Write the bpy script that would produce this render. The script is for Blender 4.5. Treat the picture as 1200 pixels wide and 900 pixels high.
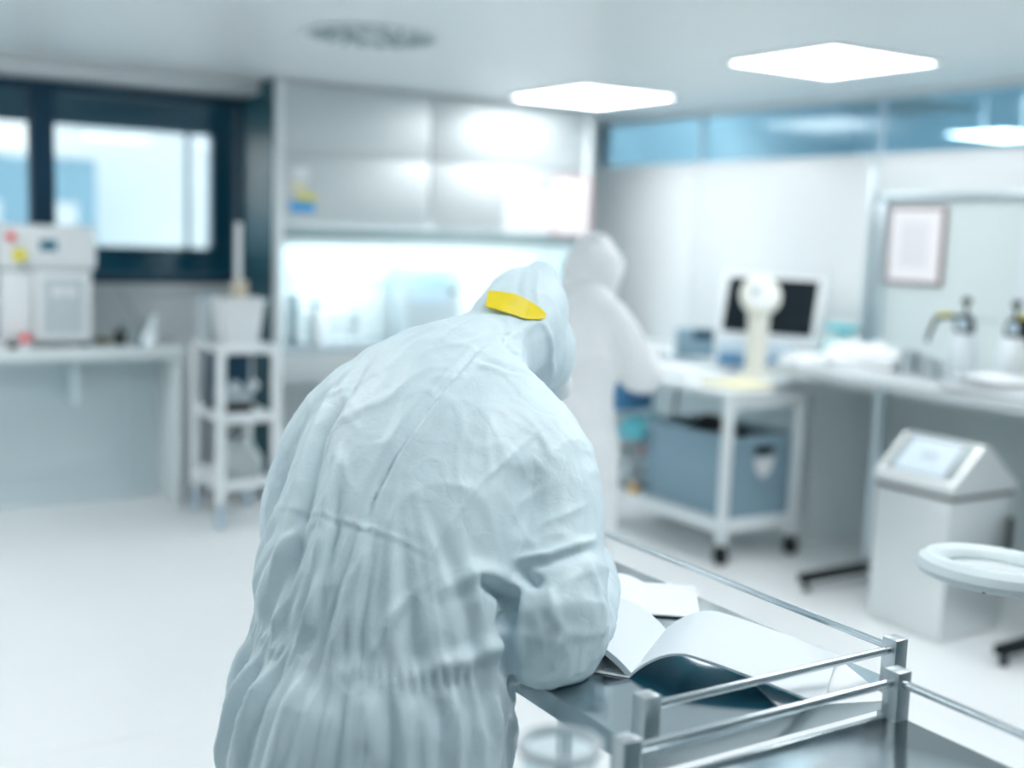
import bpy, bmesh, math, random
import numpy as np
from math import sin, cos, pi, radians, sqrt, atan2
from mathutils import Vector, Matrix, noise
from mathutils.bvhtree import BVHTree

# ------------------------------------------------------------------ reset
for o in list(bpy.data.objects):
    bpy.data.objects.remove(o, do_unlink=True)
scn = bpy.context.scene
COL = scn.collection
random.seed(7)

# ------------------------------------------------------------------ camera
YAW, PITCH, ROLL = radians(32.05), radians(7.44), radians(-2.02)
f_ = Vector((sin(YAW) * cos(PITCH), cos(YAW) * cos(PITCH), -sin(PITCH)))
r_ = Vector((cos(YAW), -sin(YAW), 0))
d_ = f_.cross(r_)
r2 = cos(ROLL) * r_ + sin(ROLL) * d_
d2 = -sin(ROLL) * r_ + cos(ROLL) * d_
camd = bpy.data.cameras.new('camera')
cam = bpy.data.objects.new('camera', camd)
COL.objects.link(cam)
m3 = Matrix((r2, -d2, -f_)).transposed()
cam.matrix_world = Matrix.Translation((0, 0, 1.62)) @ m3.to_4x4()
camd.sensor_width = 36
camd.lens = 1356 / 1200 * 36
camd.clip_start = 0.05
camd.dof.use_dof = True
camd.dof.focus_distance = 1.97
camd.dof.aperture_fstop = 1.22
scn.camera = cam

# ------------------------------------------------------------------ world, colour management
w = bpy.data.worlds.new('world')
scn.world = w
w.use_nodes = True
bg = w.node_tree.nodes['Background']
bg.inputs[0].default_value = (0.93, 0.98, 1.0, 1)
bg.inputs[1].default_value = 1.5
vs = scn.view_settings
vs.view_transform = 'Standard'
vs.look = 'None'
vs.gamma = 1
vs.use_curve_mapping = False
vs.exposure = 0.22
LAMP = 10.0                       # ceiling panels
LAMP_COL = (1.0, 0.995, 0.99)
HOOD_LAMP = 40.0

# ------------------------------------------------------------------ materials
MATS = {}
def mat(name, col, rough=0.5, metal=0.0, spec=0.5, noise_amt=0.0, noise_scale=12.0, bump=0.0, bump_scale=60.0,
        trans=0.0, emit=None, estr=0.0, stretch=None, coat=0.0, sheen=0.0, ior=1.45, rough_var=0.0, tint=None):
    if name in MATS:
        return MATS[name]
    m = bpy.data.materials.new(name)
    m.use_nodes = True
    nt = m.node_tree
    b = nt.nodes['Principled BSDF']
    b.inputs['Base Color'].default_value = (*col, 1)
    b.inputs['Roughness'].default_value = rough
    b.inputs['Metallic'].default_value = metal
    b.inputs['Specular IOR Level'].default_value = spec
    b.inputs['IOR'].default_value = ior
    b.inputs['Transmission Weight'].default_value = trans
    b.inputs['Coat Weight'].default_value = coat
    b.inputs['Sheen Weight'].default_value = sheen
    if emit:
        b.inputs['Emission Color'].default_value = (*emit, 1)
        b.inputs['Emission Strength'].default_value = estr
    need = noise_amt or bump or rough_var
    if need:
        tc = nt.nodes.new('ShaderNodeTexCoord')
        mp = nt.nodes.new('ShaderNodeMapping')
        nt.links.new(tc.outputs['Object'], mp.inputs['Vector'])
        if stretch:
            mp.inputs['Scale'].default_value = stretch
    if noise_amt:
        n = nt.nodes.new('ShaderNodeTexNoise')
        n.inputs['Scale'].default_value = noise_scale
        n.inputs['Detail'].default_value = 4
        nt.links.new(mp.outputs[0], n.inputs['Vector'])
        mx = nt.nodes.new('ShaderNodeMix')
        mx.data_type = 'RGBA'
        mx.inputs['A'].default_value = (*[max(0, c * (1 - noise_amt)) for c in col], 1)
        mx.inputs['B'].default_value = (*[min(1, c * (1 + noise_amt)) for c in (tint or col)], 1)
        nt.links.new(n.outputs['Fac'], mx.inputs['Factor'])
        nt.links.new(mx.outputs['Result'], b.inputs['Base Color'])
    if rough_var:
        n3 = nt.nodes.new('ShaderNodeTexNoise')
        n3.inputs['Scale'].default_value = noise_scale
        n3.inputs['Detail'].default_value = 6
        nt.links.new(mp.outputs[0], n3.inputs['Vector'])
        mr = nt.nodes.new('ShaderNodeMapRange')
        mr.inputs['To Min'].default_value = max(0.02, rough - rough_var)
        mr.inputs['To Max'].default_value = rough + rough_var
        nt.links.new(n3.outputs['Fac'], mr.inputs['Value'])
        nt.links.new(mr.outputs[0], b.inputs['Roughness'])
    if bump:
        n2 = nt.nodes.new('ShaderNodeTexNoise')
        n2.inputs['Scale'].default_value = bump_scale
        n2.inputs['Detail'].default_value = 5
        nt.links.new(mp.outputs[0], n2.inputs['Vector'])
        bp = nt.nodes.new('ShaderNodeBump')
        bp.inputs['Strength'].default_value = bump
        bp.inputs['Distance'].default_value = 0.01
        nt.links.new(n2.outputs['Fac'], bp.inputs['Height'])
        nt.links.new(bp.outputs[0], b.inputs['Normal'])
    MATS[name] = m
    return m

def pane_mat(name, tint, refl=0.08, rough=0.0):
    m = bpy.data.materials.new(name)
    m.use_nodes = True
    nt = m.node_tree
    nt.nodes.clear()
    out = nt.nodes.new('ShaderNodeOutputMaterial')
    mix = nt.nodes.new('ShaderNodeMixShader')
    tr = nt.nodes.new('ShaderNodeBsdfTransparent')
    gl = nt.nodes.new('ShaderNodeBsdfGlossy')
    # Schlick reflectance of a thin pane (same from both faces)
    lw = nt.nodes.new('ShaderNodeLayerWeight')
    lw.inputs['Blend'].default_value = 0.5
    pw = nt.nodes.new('ShaderNodeMath')
    pw.operation = 'POWER'
    pw.inputs[1].default_value = 5.0
    nt.links.new(lw.outputs['Facing'], pw.inputs[0])
    fr = nt.nodes.new('ShaderNodeMath')
    fr.operation = 'MULTIPLY_ADD'
    fr.inputs[1].default_value = 0.9
    fr.inputs[2].default_value = 0.04
    nt.links.new(pw.outputs[0], fr.inputs[0])
    ad = nt.nodes.new('ShaderNodeMath')
    ad.operation = 'ADD'
    ad.use_clamp = True
    ad.inputs[1].default_value = refl
    nt.links.new(fr.outputs[0], ad.inputs[0])
    tr.inputs[0].default_value = (*tint, 1)
    gl.inputs['Roughness'].default_value = rough
    gl.inputs['Color'].default_value = (0.85, 0.95, 1, 1)
    nt.links.new(ad.outputs[0], mix.inputs[0])
    nt.links.new(tr.outputs[0], mix.inputs[1])
    nt.links.new(gl.outputs[0], mix.inputs[2])
    nt.links.new(mix.outputs[0], out.inputs[0])
    return m

FLOOR = mat('floor_resin', (0.86, 0.90, 0.915), 0.32, noise_amt=0.02, noise_scale=3, bump=0.03, bump_scale=25)
JOINT = mat('joint', (0.70, 0.76, 0.78), 0.6)
CEIL = mat('ceiling_paint', (0.82, 0.88, 0.90), 0.38, noise_amt=0.015, noise_scale=2)
WALLW = mat('white_wall_panel', (0.78, 0.83, 0.85), 0.35, noise_amt=0.015, noise_scale=2)
WALLG = mat('grey_green_panel', (0.66, 0.75, 0.76), 0.3, noise_amt=0.02, noise_scale=3)
ALU = mat('aluminium', (0.60, 0.68, 0.72), 0.35, metal=0.85, bump=0.02, bump_scale=120)
STEEL = mat('brushed_steel', (0.54, 0.61, 0.64), 0.19, metal=1.0, noise_amt=0.06, noise_scale=30, stretch=(1, 14, 1), rough_var=0.06)
STEELV = mat('brushed_steel_post', (0.54, 0.59, 0.61), 0.32, metal=1.0, noise_amt=0.10, noise_scale=40, stretch=(8, 8, 0.6), rough_var=0.07)
STEELR = mat('polished_steel_rod', (0.60, 0.66, 0.69), 0.20, metal=1.0, noise_amt=0.03, noise_scale=30)
STEELP = mat('steel_panel', (0.65, 0.70, 0.715), 0.50, metal=0.6, noise_amt=0.03, noise_scale=5, stretch=(0.4, 0.4, 30), rough_var=0.06, bump=0.16, bump_scale=9)
BINST = mat('bin_steel', (0.78, 0.82, 0.82), 0.42, metal=0.65, noise_amt=0.03, noise_scale=20, stretch=(1, 1, 10))
WHITE = mat('white_lacquer', (0.84, 0.90, 0.92), 0.35, noise_amt=0.01, noise_scale=5)
WPLAS = mat('white_plastic', (0.82, 0.87, 0.89), 0.4, noise_amt=0.015, noise_scale=9)
GPLAS = mat('grey_plastic', (0.56, 0.64, 0.67), 0.45, noise_amt=0.02, noise_scale=9)
BENCH = mat('bench_laminate', (0.76, 0.84, 0.86), 0.4, noise_amt=0.02, noise_scale=4)
BENCHU = mat('bench_panel', (0.66, 0.78, 0.82), 0.45, noise_amt=0.02, noise_scale=4)
BLACK = mat('black_plastic', (0.006, 0.012, 0.016), 0.6, spec=0.25, noise_amt=0.2, noise_scale=20)
RUBBER = mat('black_rubber', (0.016, 0.018, 0.022), 0.7, noise_amt=0.2, noise_scale=20)
NAVY = mat('dark_navy_frame', (0.001, 0.045, 0.09), 0.55, noise_amt=0.1, noise_scale=3)
TEALD = mat('dark_teal_wall', (0.008, 0.22, 0.34), 0.6, noise_amt=0.15, noise_scale=1.5)
SIDED = mat('side_panel_dark_reflection', (0.02, 0.11, 0.15), 0.25, noise_amt=0.1, noise_scale=2)  # dark tone stands in for the dark window mirrored in the steel
PAPER = mat('paper', (0.84, 0.89, 0.92), 0.7, noise_amt=0.01, noise_scale=30)
PAPERB = mat('blue_white_paper', (0.71, 0.78, 0.83), 0.65, noise_amt=0.01, noise_scale=30)
YPAPER = mat('cream_paper', (0.88, 0.84, 0.60), 0.7, noise_amt=0.03, noise_scale=10)
PINK = mat('pink_white_paper', (0.86, 0.84, 0.87), 0.6, noise_amt=0.01, noise_scale=20)
INK = mat('grey_ink', (0.40, 0.45, 0.48), 0.7, noise_amt=0.1, noise_scale=40)
FRAMEB = mat('brown_frame', (0.30, 0.22, 0.22), 0.4, noise_amt=0.1, noise_scale=20)
YELLOW = mat('yellow_rubber', (0.86, 0.68, 0.015), 0.45, noise_amt=0.06, noise_scale=25)
YELLOWP = mat('yellow_plastic', (0.85, 0.75, 0.02), 0.35, noise_amt=0.05, noise_scale=10)
ORANGE = mat('orange_plastic', (0.80, 0.42, 0.06), 0.4, noise_amt=0.05, noise_scale=10)
REDP = mat('red_plastic', (0.85, 0.10, 0.10), 0.35, noise_amt=0.05, noise_scale=10)
BLUEP = mat('blue_plastic', (0.10, 0.30, 0.55), 0.4, noise_amt=0.08, noise_scale=10)
BLUES = mat('bright_blue_film', (0.02, 0.38, 0.85), 0.4, noise_amt=0.05, noise_scale=10)
CYAN = mat('cyan_film', (0.20, 0.72, 0.82), 0.35, noise_amt=0.12, noise_scale=14)
TEALF = mat('pale_teal_film', (0.52, 0.76, 0.78), 0.3, noise_amt=0.12, noise_scale=9)
GREEND = mat('dark_green_plastic', (0.0, 0.12, 0.12), 0.4, noise_amt=0.1, noise_scale=10)
CRATE = mat('blue_grey_crate', (0.27, 0.41, 0.50), 0.5, noise_amt=0.04, noise_scale=8)
CRATED = mat('blue_grey_rib', (0.24, 0.37, 0.46), 0.5, noise_amt=0.04, noise_scale=8)
CREAM = mat('cream_plastic', (0.80, 0.81, 0.74), 0.4, noise_amt=0.02, noise_scale=12)
TAN = mat('tan_plastic', (0.66, 0.60, 0.47), 0.5, noise_amt=0.04, noise_scale=12)
OLIVE = mat('olive_plastic', (0.16, 0.17, 0.08), 0.5, noise_amt=0.2, noise_scale=20)
LCD = mat('lcd_screen', (0.03, 0.17, 0.25), 0.2, noise_amt=0.1, noise_scale=20)
SCREEN = mat('monitor_screen', (0.002, 0.008, 0.014), 0.18, noise_amt=0.1, noise_scale=5)
LBLUE = mat('light_blue_plastic', (0.58, 0.72, 0.82), 0.4, noise_amt=0.02, noise_scale=8)
SKIN = mat('skin', (0.62, 0.43, 0.34), 0.5, noise_amt=0.04, noise_scale=30)
GLOVE = mat('nitrile_glove', (0.80, 0.84, 0.88), 0.45, noise_amt=0.02, noise_scale=30, bump=0.05, bump_scale=150)
GLASS = mat('clear_glass', (0.92, 0.98, 1.0), 0.02, trans=1.0, ior=1.46, noise_amt=0.01, noise_scale=4)
GLASSR = mat('reagent_glass', (0.75, 0.82, 0.85), 0.12, trans=0.6, ior=1.3, noise_amt=0.03, noise_scale=10)
CLOTH = mat('white_wipe', (0.86, 0.90, 0.92), 0.8, noise_amt=0.02, noise_scale=20, bump=0.2, bump_scale=60)
GBAG = mat('grey_bag', (0.50, 0.57, 0.58), 0.4, noise_amt=0.08, noise_scale=8)
LIGHTP = mat('light_diffuser', (0.95, 0.98, 1), 0.5, emit=LAMP_COL, estr=LAMP, noise_amt=0.01, noise_scale=4)
HOODL = mat('hood_lamp_tube', (0.95, 0.98, 1), 0.5, emit=(0.93, 0.99, 1.0), estr=HOOD_LAMP, noise_amt=0.01, noise_scale=4)
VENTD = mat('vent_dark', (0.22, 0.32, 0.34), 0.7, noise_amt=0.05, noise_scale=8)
FACADE = mat('pale_facade', (0.82, 0.88, 0.90), 0.7, noise_amt=0.03, noise_scale=0.6)
FACADEB = mat('blue_facade', (0.30, 0.50, 0.62), 0.6, noise_amt=0.05, noise_scale=0.6)
PANE = pane_mat('window_pane', (0.965, 0.985, 0.99), 0.0)
PANEB = pane_mat('blue_transom_pane', (0.84, 0.94, 0.985), 0.0, 0.12)
SASH = pane_mat('sash_pane', (0.92, 0.97, 0.98), 0.03)

# coverall fabric: white film, fine crinkle; default base has a cool shade tint painted in
def coverall_mat(name='coverall_shade_tinted', base=(0.66, 0.81, 0.875)):
    m = bpy.data.materials.new(name)
    m.use_nodes = True
    nt = m.node_tree
    b = nt.nodes['Principled BSDF']
    b.inputs['Roughness'].default_value = 0.46
    b.inputs['Specular IOR Level'].default_value = 0.45
    b.inputs['Sheen Weight'].default_value = 0.05
    tc = nt.nodes.new('ShaderNodeTexCoord')
    n = nt.nodes.new('ShaderNodeTexNoise')
    n.inputs['Scale'].default_value = 7
    nt.links.new(tc.outputs['Object'], n.inputs['Vector'])
    mx = nt.nodes.new('ShaderNodeMix')
    mx.data_type = 'RGBA'
    mx.inputs['A'].default_value = (*[c * 0.96 for c in base], 1)
    mx.inputs['B'].default_value = (*base, 1)
    nt.links.new(n.outputs['Fac'], mx.inputs['Factor'])
    nt.links.new(mx.outputs['Result'], b.inputs['Base Color'])
    # crinkle: warped ridges + fine grain
    w1 = nt.nodes.new('ShaderNodeTexNoise')
    w1.inputs['Scale'].default_value = 11
    w1.inputs['Detail'].default_value = 3
    w1.inputs['Distortion'].default_value = 0.5
    nt.links.new(tc.outputs['Object'], w1.inputs['Vector'])
    ab = nt.nodes.new('ShaderNodeMath'); ab.operation = 'SUBTRACT'; ab.inputs[1].default_value = 0.5
    nt.links.new(w1.outputs['Fac'], ab.inputs[0])
    ab2 = nt.nodes.new('ShaderNodeMath'); ab2.operation = 'ABSOLUTE'
    nt.links.new(ab.outputs[0], ab2.inputs[0])
    pw = nt.nodes.new('ShaderNodeMath'); pw.operation = 'POWER'; pw.inputs[1].default_value = 0.6
    nt.links.new(ab2.outputs[0], pw.inputs[0])
    n4 = nt.nodes.new('ShaderNodeTexNoise')
    n4.inputs['Scale'].default_value = 160
    n4.inputs['Detail'].default_value = 4
    nt.links.new(tc.outputs['Object'], n4.inputs['Vector'])
    b1 = nt.nodes.new('ShaderNodeBump'); b1.inputs['Strength'].default_value = 0.26; b1.inputs['Distance'].default_value = 0.006
    nt.links.new(pw.outputs[0], b1.inputs['Height'])
    b2 = nt.nodes.new('ShaderNodeBump'); b2.inputs['Strength'].default_value = 0.10; b2.inputs['Distance'].default_value = 0.004
    nt.links.new(n4.outputs['Fac'], b2.inputs['Height'])
    nt.links.new(b1.outputs[0], b2.inputs['Normal'])
    # straight-edged facets of crumpled film
    dn = nt.nodes.new('ShaderNodeTexNoise'); dn.inputs['Scale'].default_value = 6
    nt.links.new(tc.outputs['Object'], dn.inputs['Vector'])
    va = nt.nodes.new('ShaderNodeVectorMath'); va.operation = 'SCALE'; va.inputs['Scale'].default_value = 0.12
    nt.links.new(dn.outputs['Color'], va.inputs[0])
    vb = nt.nodes.new('ShaderNodeVectorMath'); vb.operation = 'ADD'
    nt.links.new(tc.outputs['Object'], vb.inputs[0]); nt.links.new(va.outputs[0], vb.inputs[1])
    prev = b2
    for sc_, st_ in ((8.0, 0.07), (21.0, 0.07)):
        vo = nt.nodes.new('ShaderNodeTexVoronoi'); vo.inputs['Scale'].default_value = sc_
        nt.links.new(vb.outputs[0], vo.inputs['Vector'])
        b3 = nt.nodes.new('ShaderNodeBump'); b3.inputs['Strength'].default_value = st_; b3.inputs['Distance'].default_value = 0.02
        nt.links.new(vo.outputs['Distance'], b3.inputs['Height'])
        nt.links.new(prev.outputs[0], b3.inputs['Normal'])
        prev = b3
    nt.links.new(prev.outputs[0], b.inputs['Normal'])
    return m
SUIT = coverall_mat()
SUITW = coverall_mat('coverall_lit_white', (0.86, 0.90, 0.92))  # lit copy of the same film, without the shade tint

# ------------------------------------------------------------------ mesh helpers
class MB:
    def __init__(s):
        s.bm = bmesh.new()
    def box(s, x0, x1, y0, y1, z0, z1, bev=0.0, seg=2):
        g = bmesh.ops.create_cube(s.bm, size=1)['verts']
        for v in g:
            v.co = Vector(((x0 + x1) / 2 + v.co.x * (x1 - x0), (y0 + y1) / 2 + v.co.y * (y1 - y0), (z0 + z1) / 2 + v.co.z * (z1 - z0)))
        if bev:
            ed = list({e for v in g for e in v.link_edges})
            bmesh.ops.bevel(s.bm, geom=ed, offset=bev, segments=seg, profile=0.5, affect='EDGES')
        return s
    def cyl(s, p0, p1, r0, r1=None, n=16, cap=True):
        r1 = r0 if r1 is None else r1
        p0, p1 = Vector(p0), Vector(p1)
        t = (p1 - p0).normalized()
        a = t.orthogonal().normalized()
        b = t.cross(a)
        R = []
        for p, r in ((p0, r0), (p1, r1)):
            R.append([s.bm.verts.new(p + r * (cos(2 * pi * k / n) * a + sin(2 * pi * k / n) * b)) for k in range(n)])
        for k in range(n):
            s.bm.faces.new((R[0][k], R[0][(k + 1) % n], R[1][(k + 1) % n], R[1][k]))
        if cap:
            s.bm.faces.new(R[0][::-1]); s.bm.faces.new(R[1])
        return s
    def tube(s, pts, r, n=8, closed=False):
        pts = [Vector(p) for p in pts]
        N = len(pts)
        rings = []
        prev = None
        for i, p in enumerate(pts):
            if closed:
                t = (pts[(i + 1) % N] - pts[i - 1]).normalized()
            else:
                t = (pts[min(i + 1, N - 1)] - pts[max(i - 1, 0)]).normalized()
            a = t.orthogonal().normalized() if prev is None else (prev - t * prev.dot(t)).normalized()
            prev = a
            b = t.cross(a)
            rr = r[i] if isinstance(r, (list, tuple)) else r
            rings.append([s.bm.verts.new(p + rr * (cos(2 * pi * k / n) * a + sin(2 * pi * k / n) * b)) for k in range(n)])
        M = N if closed else N - 1
        for i in range(M):
            A, B = rings[i], rings[(i + 1) % N]
            for k in range(n):
                s.bm.faces.new((A[k], A[(k + 1) % n], B[(k + 1) % n], B[k]))
        if not closed:
            s.bm.faces.new(rings[0][::-1]); s.bm.faces.new(rings[-1])
        return s
    def lathe(s, prof, c=(0, 0, 0), n=24, sx=1.0, sy=1.0):
        c = Vector(c)
        rings = []
        for r, z in prof:
            if r < 1e-6:
                rings.append([s.bm.verts.new(c + Vector((0, 0, z)))])
            else:
                rings.append([s.bm.verts.new(c + Vector((r * sx * cos(2 * pi * k / n), r * sy * sin(2 * pi * k / n), z))) for k in range(n)])
        for A, B in zip(rings, rings[1:]):
            for k in range(n):
                a0, a1 = A[k % len(A)], A[(k + 1) % len(A)]
                b0, b1 = B[k % len(B)], B[(k + 1) % len(B)]
                vs_ = []
                for v in (a0, a1, b1, b0):
                    if v not in vs_:
                        vs_.append(v)
                if len(vs_) > 2:
                    s.bm.faces.new(vs_)
        return s
    def hull(s, bottom, top):
        """prism between two equal-length loops of points"""
        A = [s.bm.verts.new(Vector(p)) for p in bottom]
        B = [s.bm.verts.new(Vector(p)) for p in top]
        n = len(A)
        s.bm.faces.new(A[::-1]); s.bm.faces.new(B)
        for k in range(n):
            s.bm.faces.new((A[k], A[(k + 1) % n], B[(k + 1) % n], B[k]))
        return s
    def sheet(s, fn, nu=10, nv=10, th=0.001):
        """curved sheet with thickness: fn(u,v)->point"""
        G = [[Vector(fn(i / nu, j / nv)) for j in range(nv + 1)] for i in range(nu + 1)]
        top, bot = [], []
        for i in range(nu + 1):
            rt, rb = [], []
            for j in range(nv + 1):
                du = G[min(i + 1, nu)][j] - G[max(i - 1, 0)][j]
                dv = G[i][min(j + 1, nv)] - G[i][max(j - 1, 0)]
                nn = du.cross(dv).normalized()
                if nn.z < 0 and abs(nn.z) > 0.05:
                    nn = -nn
                rt.append(s.bm.verts.new(G[i][j] + nn * th / 2)); rb.append(s.bm.verts.new(G[i][j] - nn * th / 2))
            top.append(rt); bot.append(rb)
        for i in range(nu):
            for j in range(nv):
                s.bm.faces.new((top[i][j], top[i + 1][j], top[i + 1][j + 1], top[i][j + 1]))
                s.bm.faces.new((bot[i][j], bot[i][j + 1], bot[i + 1][j + 1], bot[i + 1][j]))
        for i in range(nu):
            s.bm.faces.new((top[i][0], bot[i][0], bot[i + 1][0], top[i + 1][0]))
            s.bm.faces.new((top[i][nv], top[i + 1][nv], bot[i + 1][nv], bot[i][nv]))
        for j in range(nv):
            s.bm.faces.new((top[0][j], top[0][j + 1], bot[0][j + 1], bot[0][j]))
            s.bm.faces.new((top[nu][j], bot[nu][j], bot[nu][j + 1], top[nu][j + 1]))
        return s
    def blob(s, c, rad, amp=0.25, seed=0, freq=3.0, flat=True, sub=4):
        g = bmesh.ops.create_icosphere(s.bm, subdivisions=sub, radius=1)['verts']
        c = Vector(c)
        for v in g:
            p = v.co.copy()
            k = 1 + amp * noise.noise(p * freq + Vector((seed * 7.1, seed, 3.3))) + amp * 0.8 * abs(noise.noise(p * freq * 2.3 + Vector((seed, 9, seed))))
            q = Vector((p.x * rad[0], p.y * rad[1], p.z * rad[2])) * k
            if flat:
                q.z = max(q.z, -rad[2] * 0.35)
                q.z += rad[2] * 0.35
            v.co = c + q
        return s
    def obj(s, name, material, parent=None, ang=35, smooth=True):
        me = bpy.data.meshes.new(name)
        bmesh.ops.recalc_face_normals(s.bm, faces=s.bm.faces[:])
        s.bm.to_mesh(me)
        s.bm.free()
        if smooth:
            me.polygons.foreach_set('use_smooth', [True] * len(me.polygons))
            me.set_sharp_from_angle(angle=radians(ang))
        return link(name, me, material, parent)

def link(name, me, material, parent=None):
    if material is not None:
        me.materials.clear()
        me.materials.append(material)
    o = bpy.data.objects.new(name, me)
    COL.objects.link(o)
    if parent is not None:
        o.parent = parent
    return o

def thing(name, label, cat, loc=(0, 0, 0), rz=0.0, group=None):
    o = bpy.data.objects.new(name, None)
    o.empty_display_size = 0.05
    COL.objects.link(o)
    o.location = loc
    o.rotation_euler = (0, 0, rz)
    return tag(o, label, cat, group)

def tag(o, label, cat, group=None, loc=None, rz=None):
    o['label'] = label
    o['category'] = cat
    if group:
        o['group'] = group
    if loc is not None:
        o.location = loc
    if rz is not None:
        o.rotation_euler = (0, 0, rz)
    return o

def struct(o):
    o['kind'] = 'structure'
    return o

def copy_tree(o, parent=None):
    c = o.copy()
    COL.objects.link(c)
    c.parent = parent
    for ch in list(o.children):
        copy_tree(ch, c)
    return c

def rrect(x0, x1, z0, z1, r, n=5):
    pts = []
    for cx, cz, a0 in ((x1 - r, z1 - r, 0), (x0 + r, z1 - r, 90), (x0 + r, z0 + r, 180), (x1 - r, z0 + r, 270)):
        for k in range(n + 1):
            a = radians(a0 + 90 * k / n)
            pts.append((cx + r * cos(a), cz + r * sin(a)))
    return pts

# ================================================================== ROOM
XR, YB, ZC = 5.10, 7.05, 2.45      # right wall, back wall, ceiling
XL, YF = -3.2, -3.0
# floor: slab with welded resin tiles
fl = struct(MB().box(XL, XR, YF, YB, -0.10, -0.006).obj('floor', JOINT))
tile_me = None
TS = 1.64
ix = 0
for i in range(6):
    for j in range(7):
        x0 = XL + i * TS; y0 = YF + j * TS
        x1 = min(x0 + TS, XR); y1 = min(y0 + TS, YB)
        if x1 - x0 < 0.05 or y1 - y0 < 0.05:
            continue
        MB().box(x0 + 0.0015, x1 - 0.0015, y0 + 0.0015, y1 - 0.0015, -0.02, 0.0).obj('floor_tile', FLOOR, fl)
ce = struct(MB().box(XL, XR, YF, YB, ZC + 0.012, ZC + 0.12).obj('ceiling', JOINT))
for i in range(7):
    for j in range(9):
        x0 = XL + i * 1.2; y0 = YF + j * 1.2
        x1 = min(x0 + 1.2, XR); y1 = min(y0 + 1.2, YB)
        if x1 - x0 < 0.05 or y1 - y0 < 0.05:
            continue
        MB().box(x0 + 0.0015, x1 - 0.0015, y0 + 0.0015, y1 - 0.0015, ZC, ZC + 0.03).obj('ceiling_panel', CEIL, ce)
struct(MB().box(XL - 0.1, XL, YF, YB, 0, ZC + 0.1).obj('wall_left', WALLW))
struct(MB().box(XL, XR, YF - 0.1, YF, 0, ZC + 0.1).obj('wall_front', mat('teal_grey_wall', (0.16, 0.33, 0.40), 0.5, noise_amt=0.05, noise_scale=2)))  # unseen wall; its dark teal is chosen to deepen and tint the shade
# back wall: white below the window sill, solid right of the window
WZ0, WZ1 = 1.245, 2.375
WX0, WX1 = -1.6, 2.43
bw = MB().box(XL, XR + 0.1, YB, YB + 0.12, 0, WZ0)
bw.box(XL, XR + 0.1, YB, YB + 0.12, WZ1, ZC + 0.1)
bw.box(XL, WX0, YB, YB + 0.12, WZ0, WZ1).box(WX1, XR + 0.1, YB, YB + 0.12, WZ0, WZ1)
struct(bw.obj('wall_back', WALLW))
# window with dark frame
wn = struct(MB().box(WX0, WX1, YB - 0.03, YB + 0.10, WZ0, WZ0 + 0.05).obj('window_1', NAVY))
MB().box(WX0, WX1, YB - 0.03, YB + 0.10, WZ1 - 0.05, WZ1).obj('head_frame', NAVY, wn)
for xa, xb in ((WX0, WX0 + 0.06), (-0.18, -0.06), (1.17, 1.295), (WX1 - 0.06, WX1)):
    MB().box(xa, xb, YB - 0.035, YB + 0.095, WZ0 + 0.05, WZ1 - 0.05).obj('mullion', NAVY, wn)
for xa, xb in ((WX0 + 0.06, -0.18), (-0.06, 1.17), (1.295, WX1 - 0.06)):
    MB().box(xa, xb, YB + 0.03, YB + 0.036, WZ0 + 0.05, WZ1 - 0.05).obj('pane', PANE, wn)
# soffit (blind box) above the window
struct(MB().box(XL, 2.39, YB - 0.32, YB, ZC - 0.075, ZC, 0.006).obj('trim_1', WALLW))
# white sill strip
struct(MB().box(XL, 2.39, YB - 0.05, YB, WZ0 - 0.035, WZ0 - 0.002, 0.004).obj('trim_2', WALLW))

# neighbouring room behind the window: dark walls, a bright window to the outside
nr = MB().box(XL, XR, 9.6, 9.7, 0, 1.36).box(XL, XR, 9.6, 9.7, 2.33, 2.6)
nr.box(XL, -0.6, 9.6, 9.7, 1.36, 2.33).box(3.02, XR, 9.6, 9.7, 1.36, 2.33)
struct(nr.obj('wall_annex_back', TEALD))
struct(MB().box(XL - 0.1, XL, YB, 9.7, 0, 2.6).box(XR, XR + 0.1, YB, 9.7, 0, 2.6).obj('wall_annex_sides', TEALD))
struct(MB().box(XL, XR, YB + 0.12, 9.7, 2.6, 2.7).obj('ceiling_annex', TEALD))
struct(MB().box(XL, XR, YB + 0.12, 9.7, -0.1, 0).obj('floor_annex', TEALD))
w2 = struct(MB().box(-0.6, 3.02, 9.58, 9.7, 1.36, 1.40).obj('window_2', NAVY))
for x in (-0.6, 2.80, 2.99):
    MB().box(x, x + 0.025, 9.6, 9.7, 1.40, 2.33).obj('mullion', LBLUE, w2)
MB().box(-0.6, 3.02, 9.64, 9.645, 1.40, 2.33).obj('pane', PANE, w2)
# houses across the yard
for (x0, x1, y0, y1, z1, m_, lb) in ((1.55, 3.35, 15.5, 18, 2.35, FACADEB, 'blue grey low building seen through both windows'),
                                     (3.42, 5.4, 17, 20, 6.0, FACADE, 'pale cyan tall building seen through both windows'),
                                     (-3.5, 1.45, 14.5, 18, 1.75, FACADEB, 'long blue low building at the left edge of the window view')):
    b_ = thing('building', lb, 'building', ((x0 + x1) / 2, (y0 + y1) / 2, 0))
    hx, hy = (x1 - x0) / 2, (y1 - y0) / 2
    MB().box(-hx, hx, -hy, hy, -1, z1).obj('facade', m_, b_)
    MB().box(-hx - 0.06, hx + 0.06, -hy - 0.06, hy + 0.06, z1, z1 + 0.08).obj('roof_edge', WPLAS, b_)
    nw = max(2, int(hx * 2 / 0.9))
    for k in range(nw):
        cx = -hx + (k + 0.5) * 2 * hx / nw
        MB().box(cx - 0.22, cx + 0.22, -hy - 0.02, -hy + 0.02, z1 - 1.1, z1 - 0.55).obj('window', FACADEB if m_ is FACADE else FACADE, b_)

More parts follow.
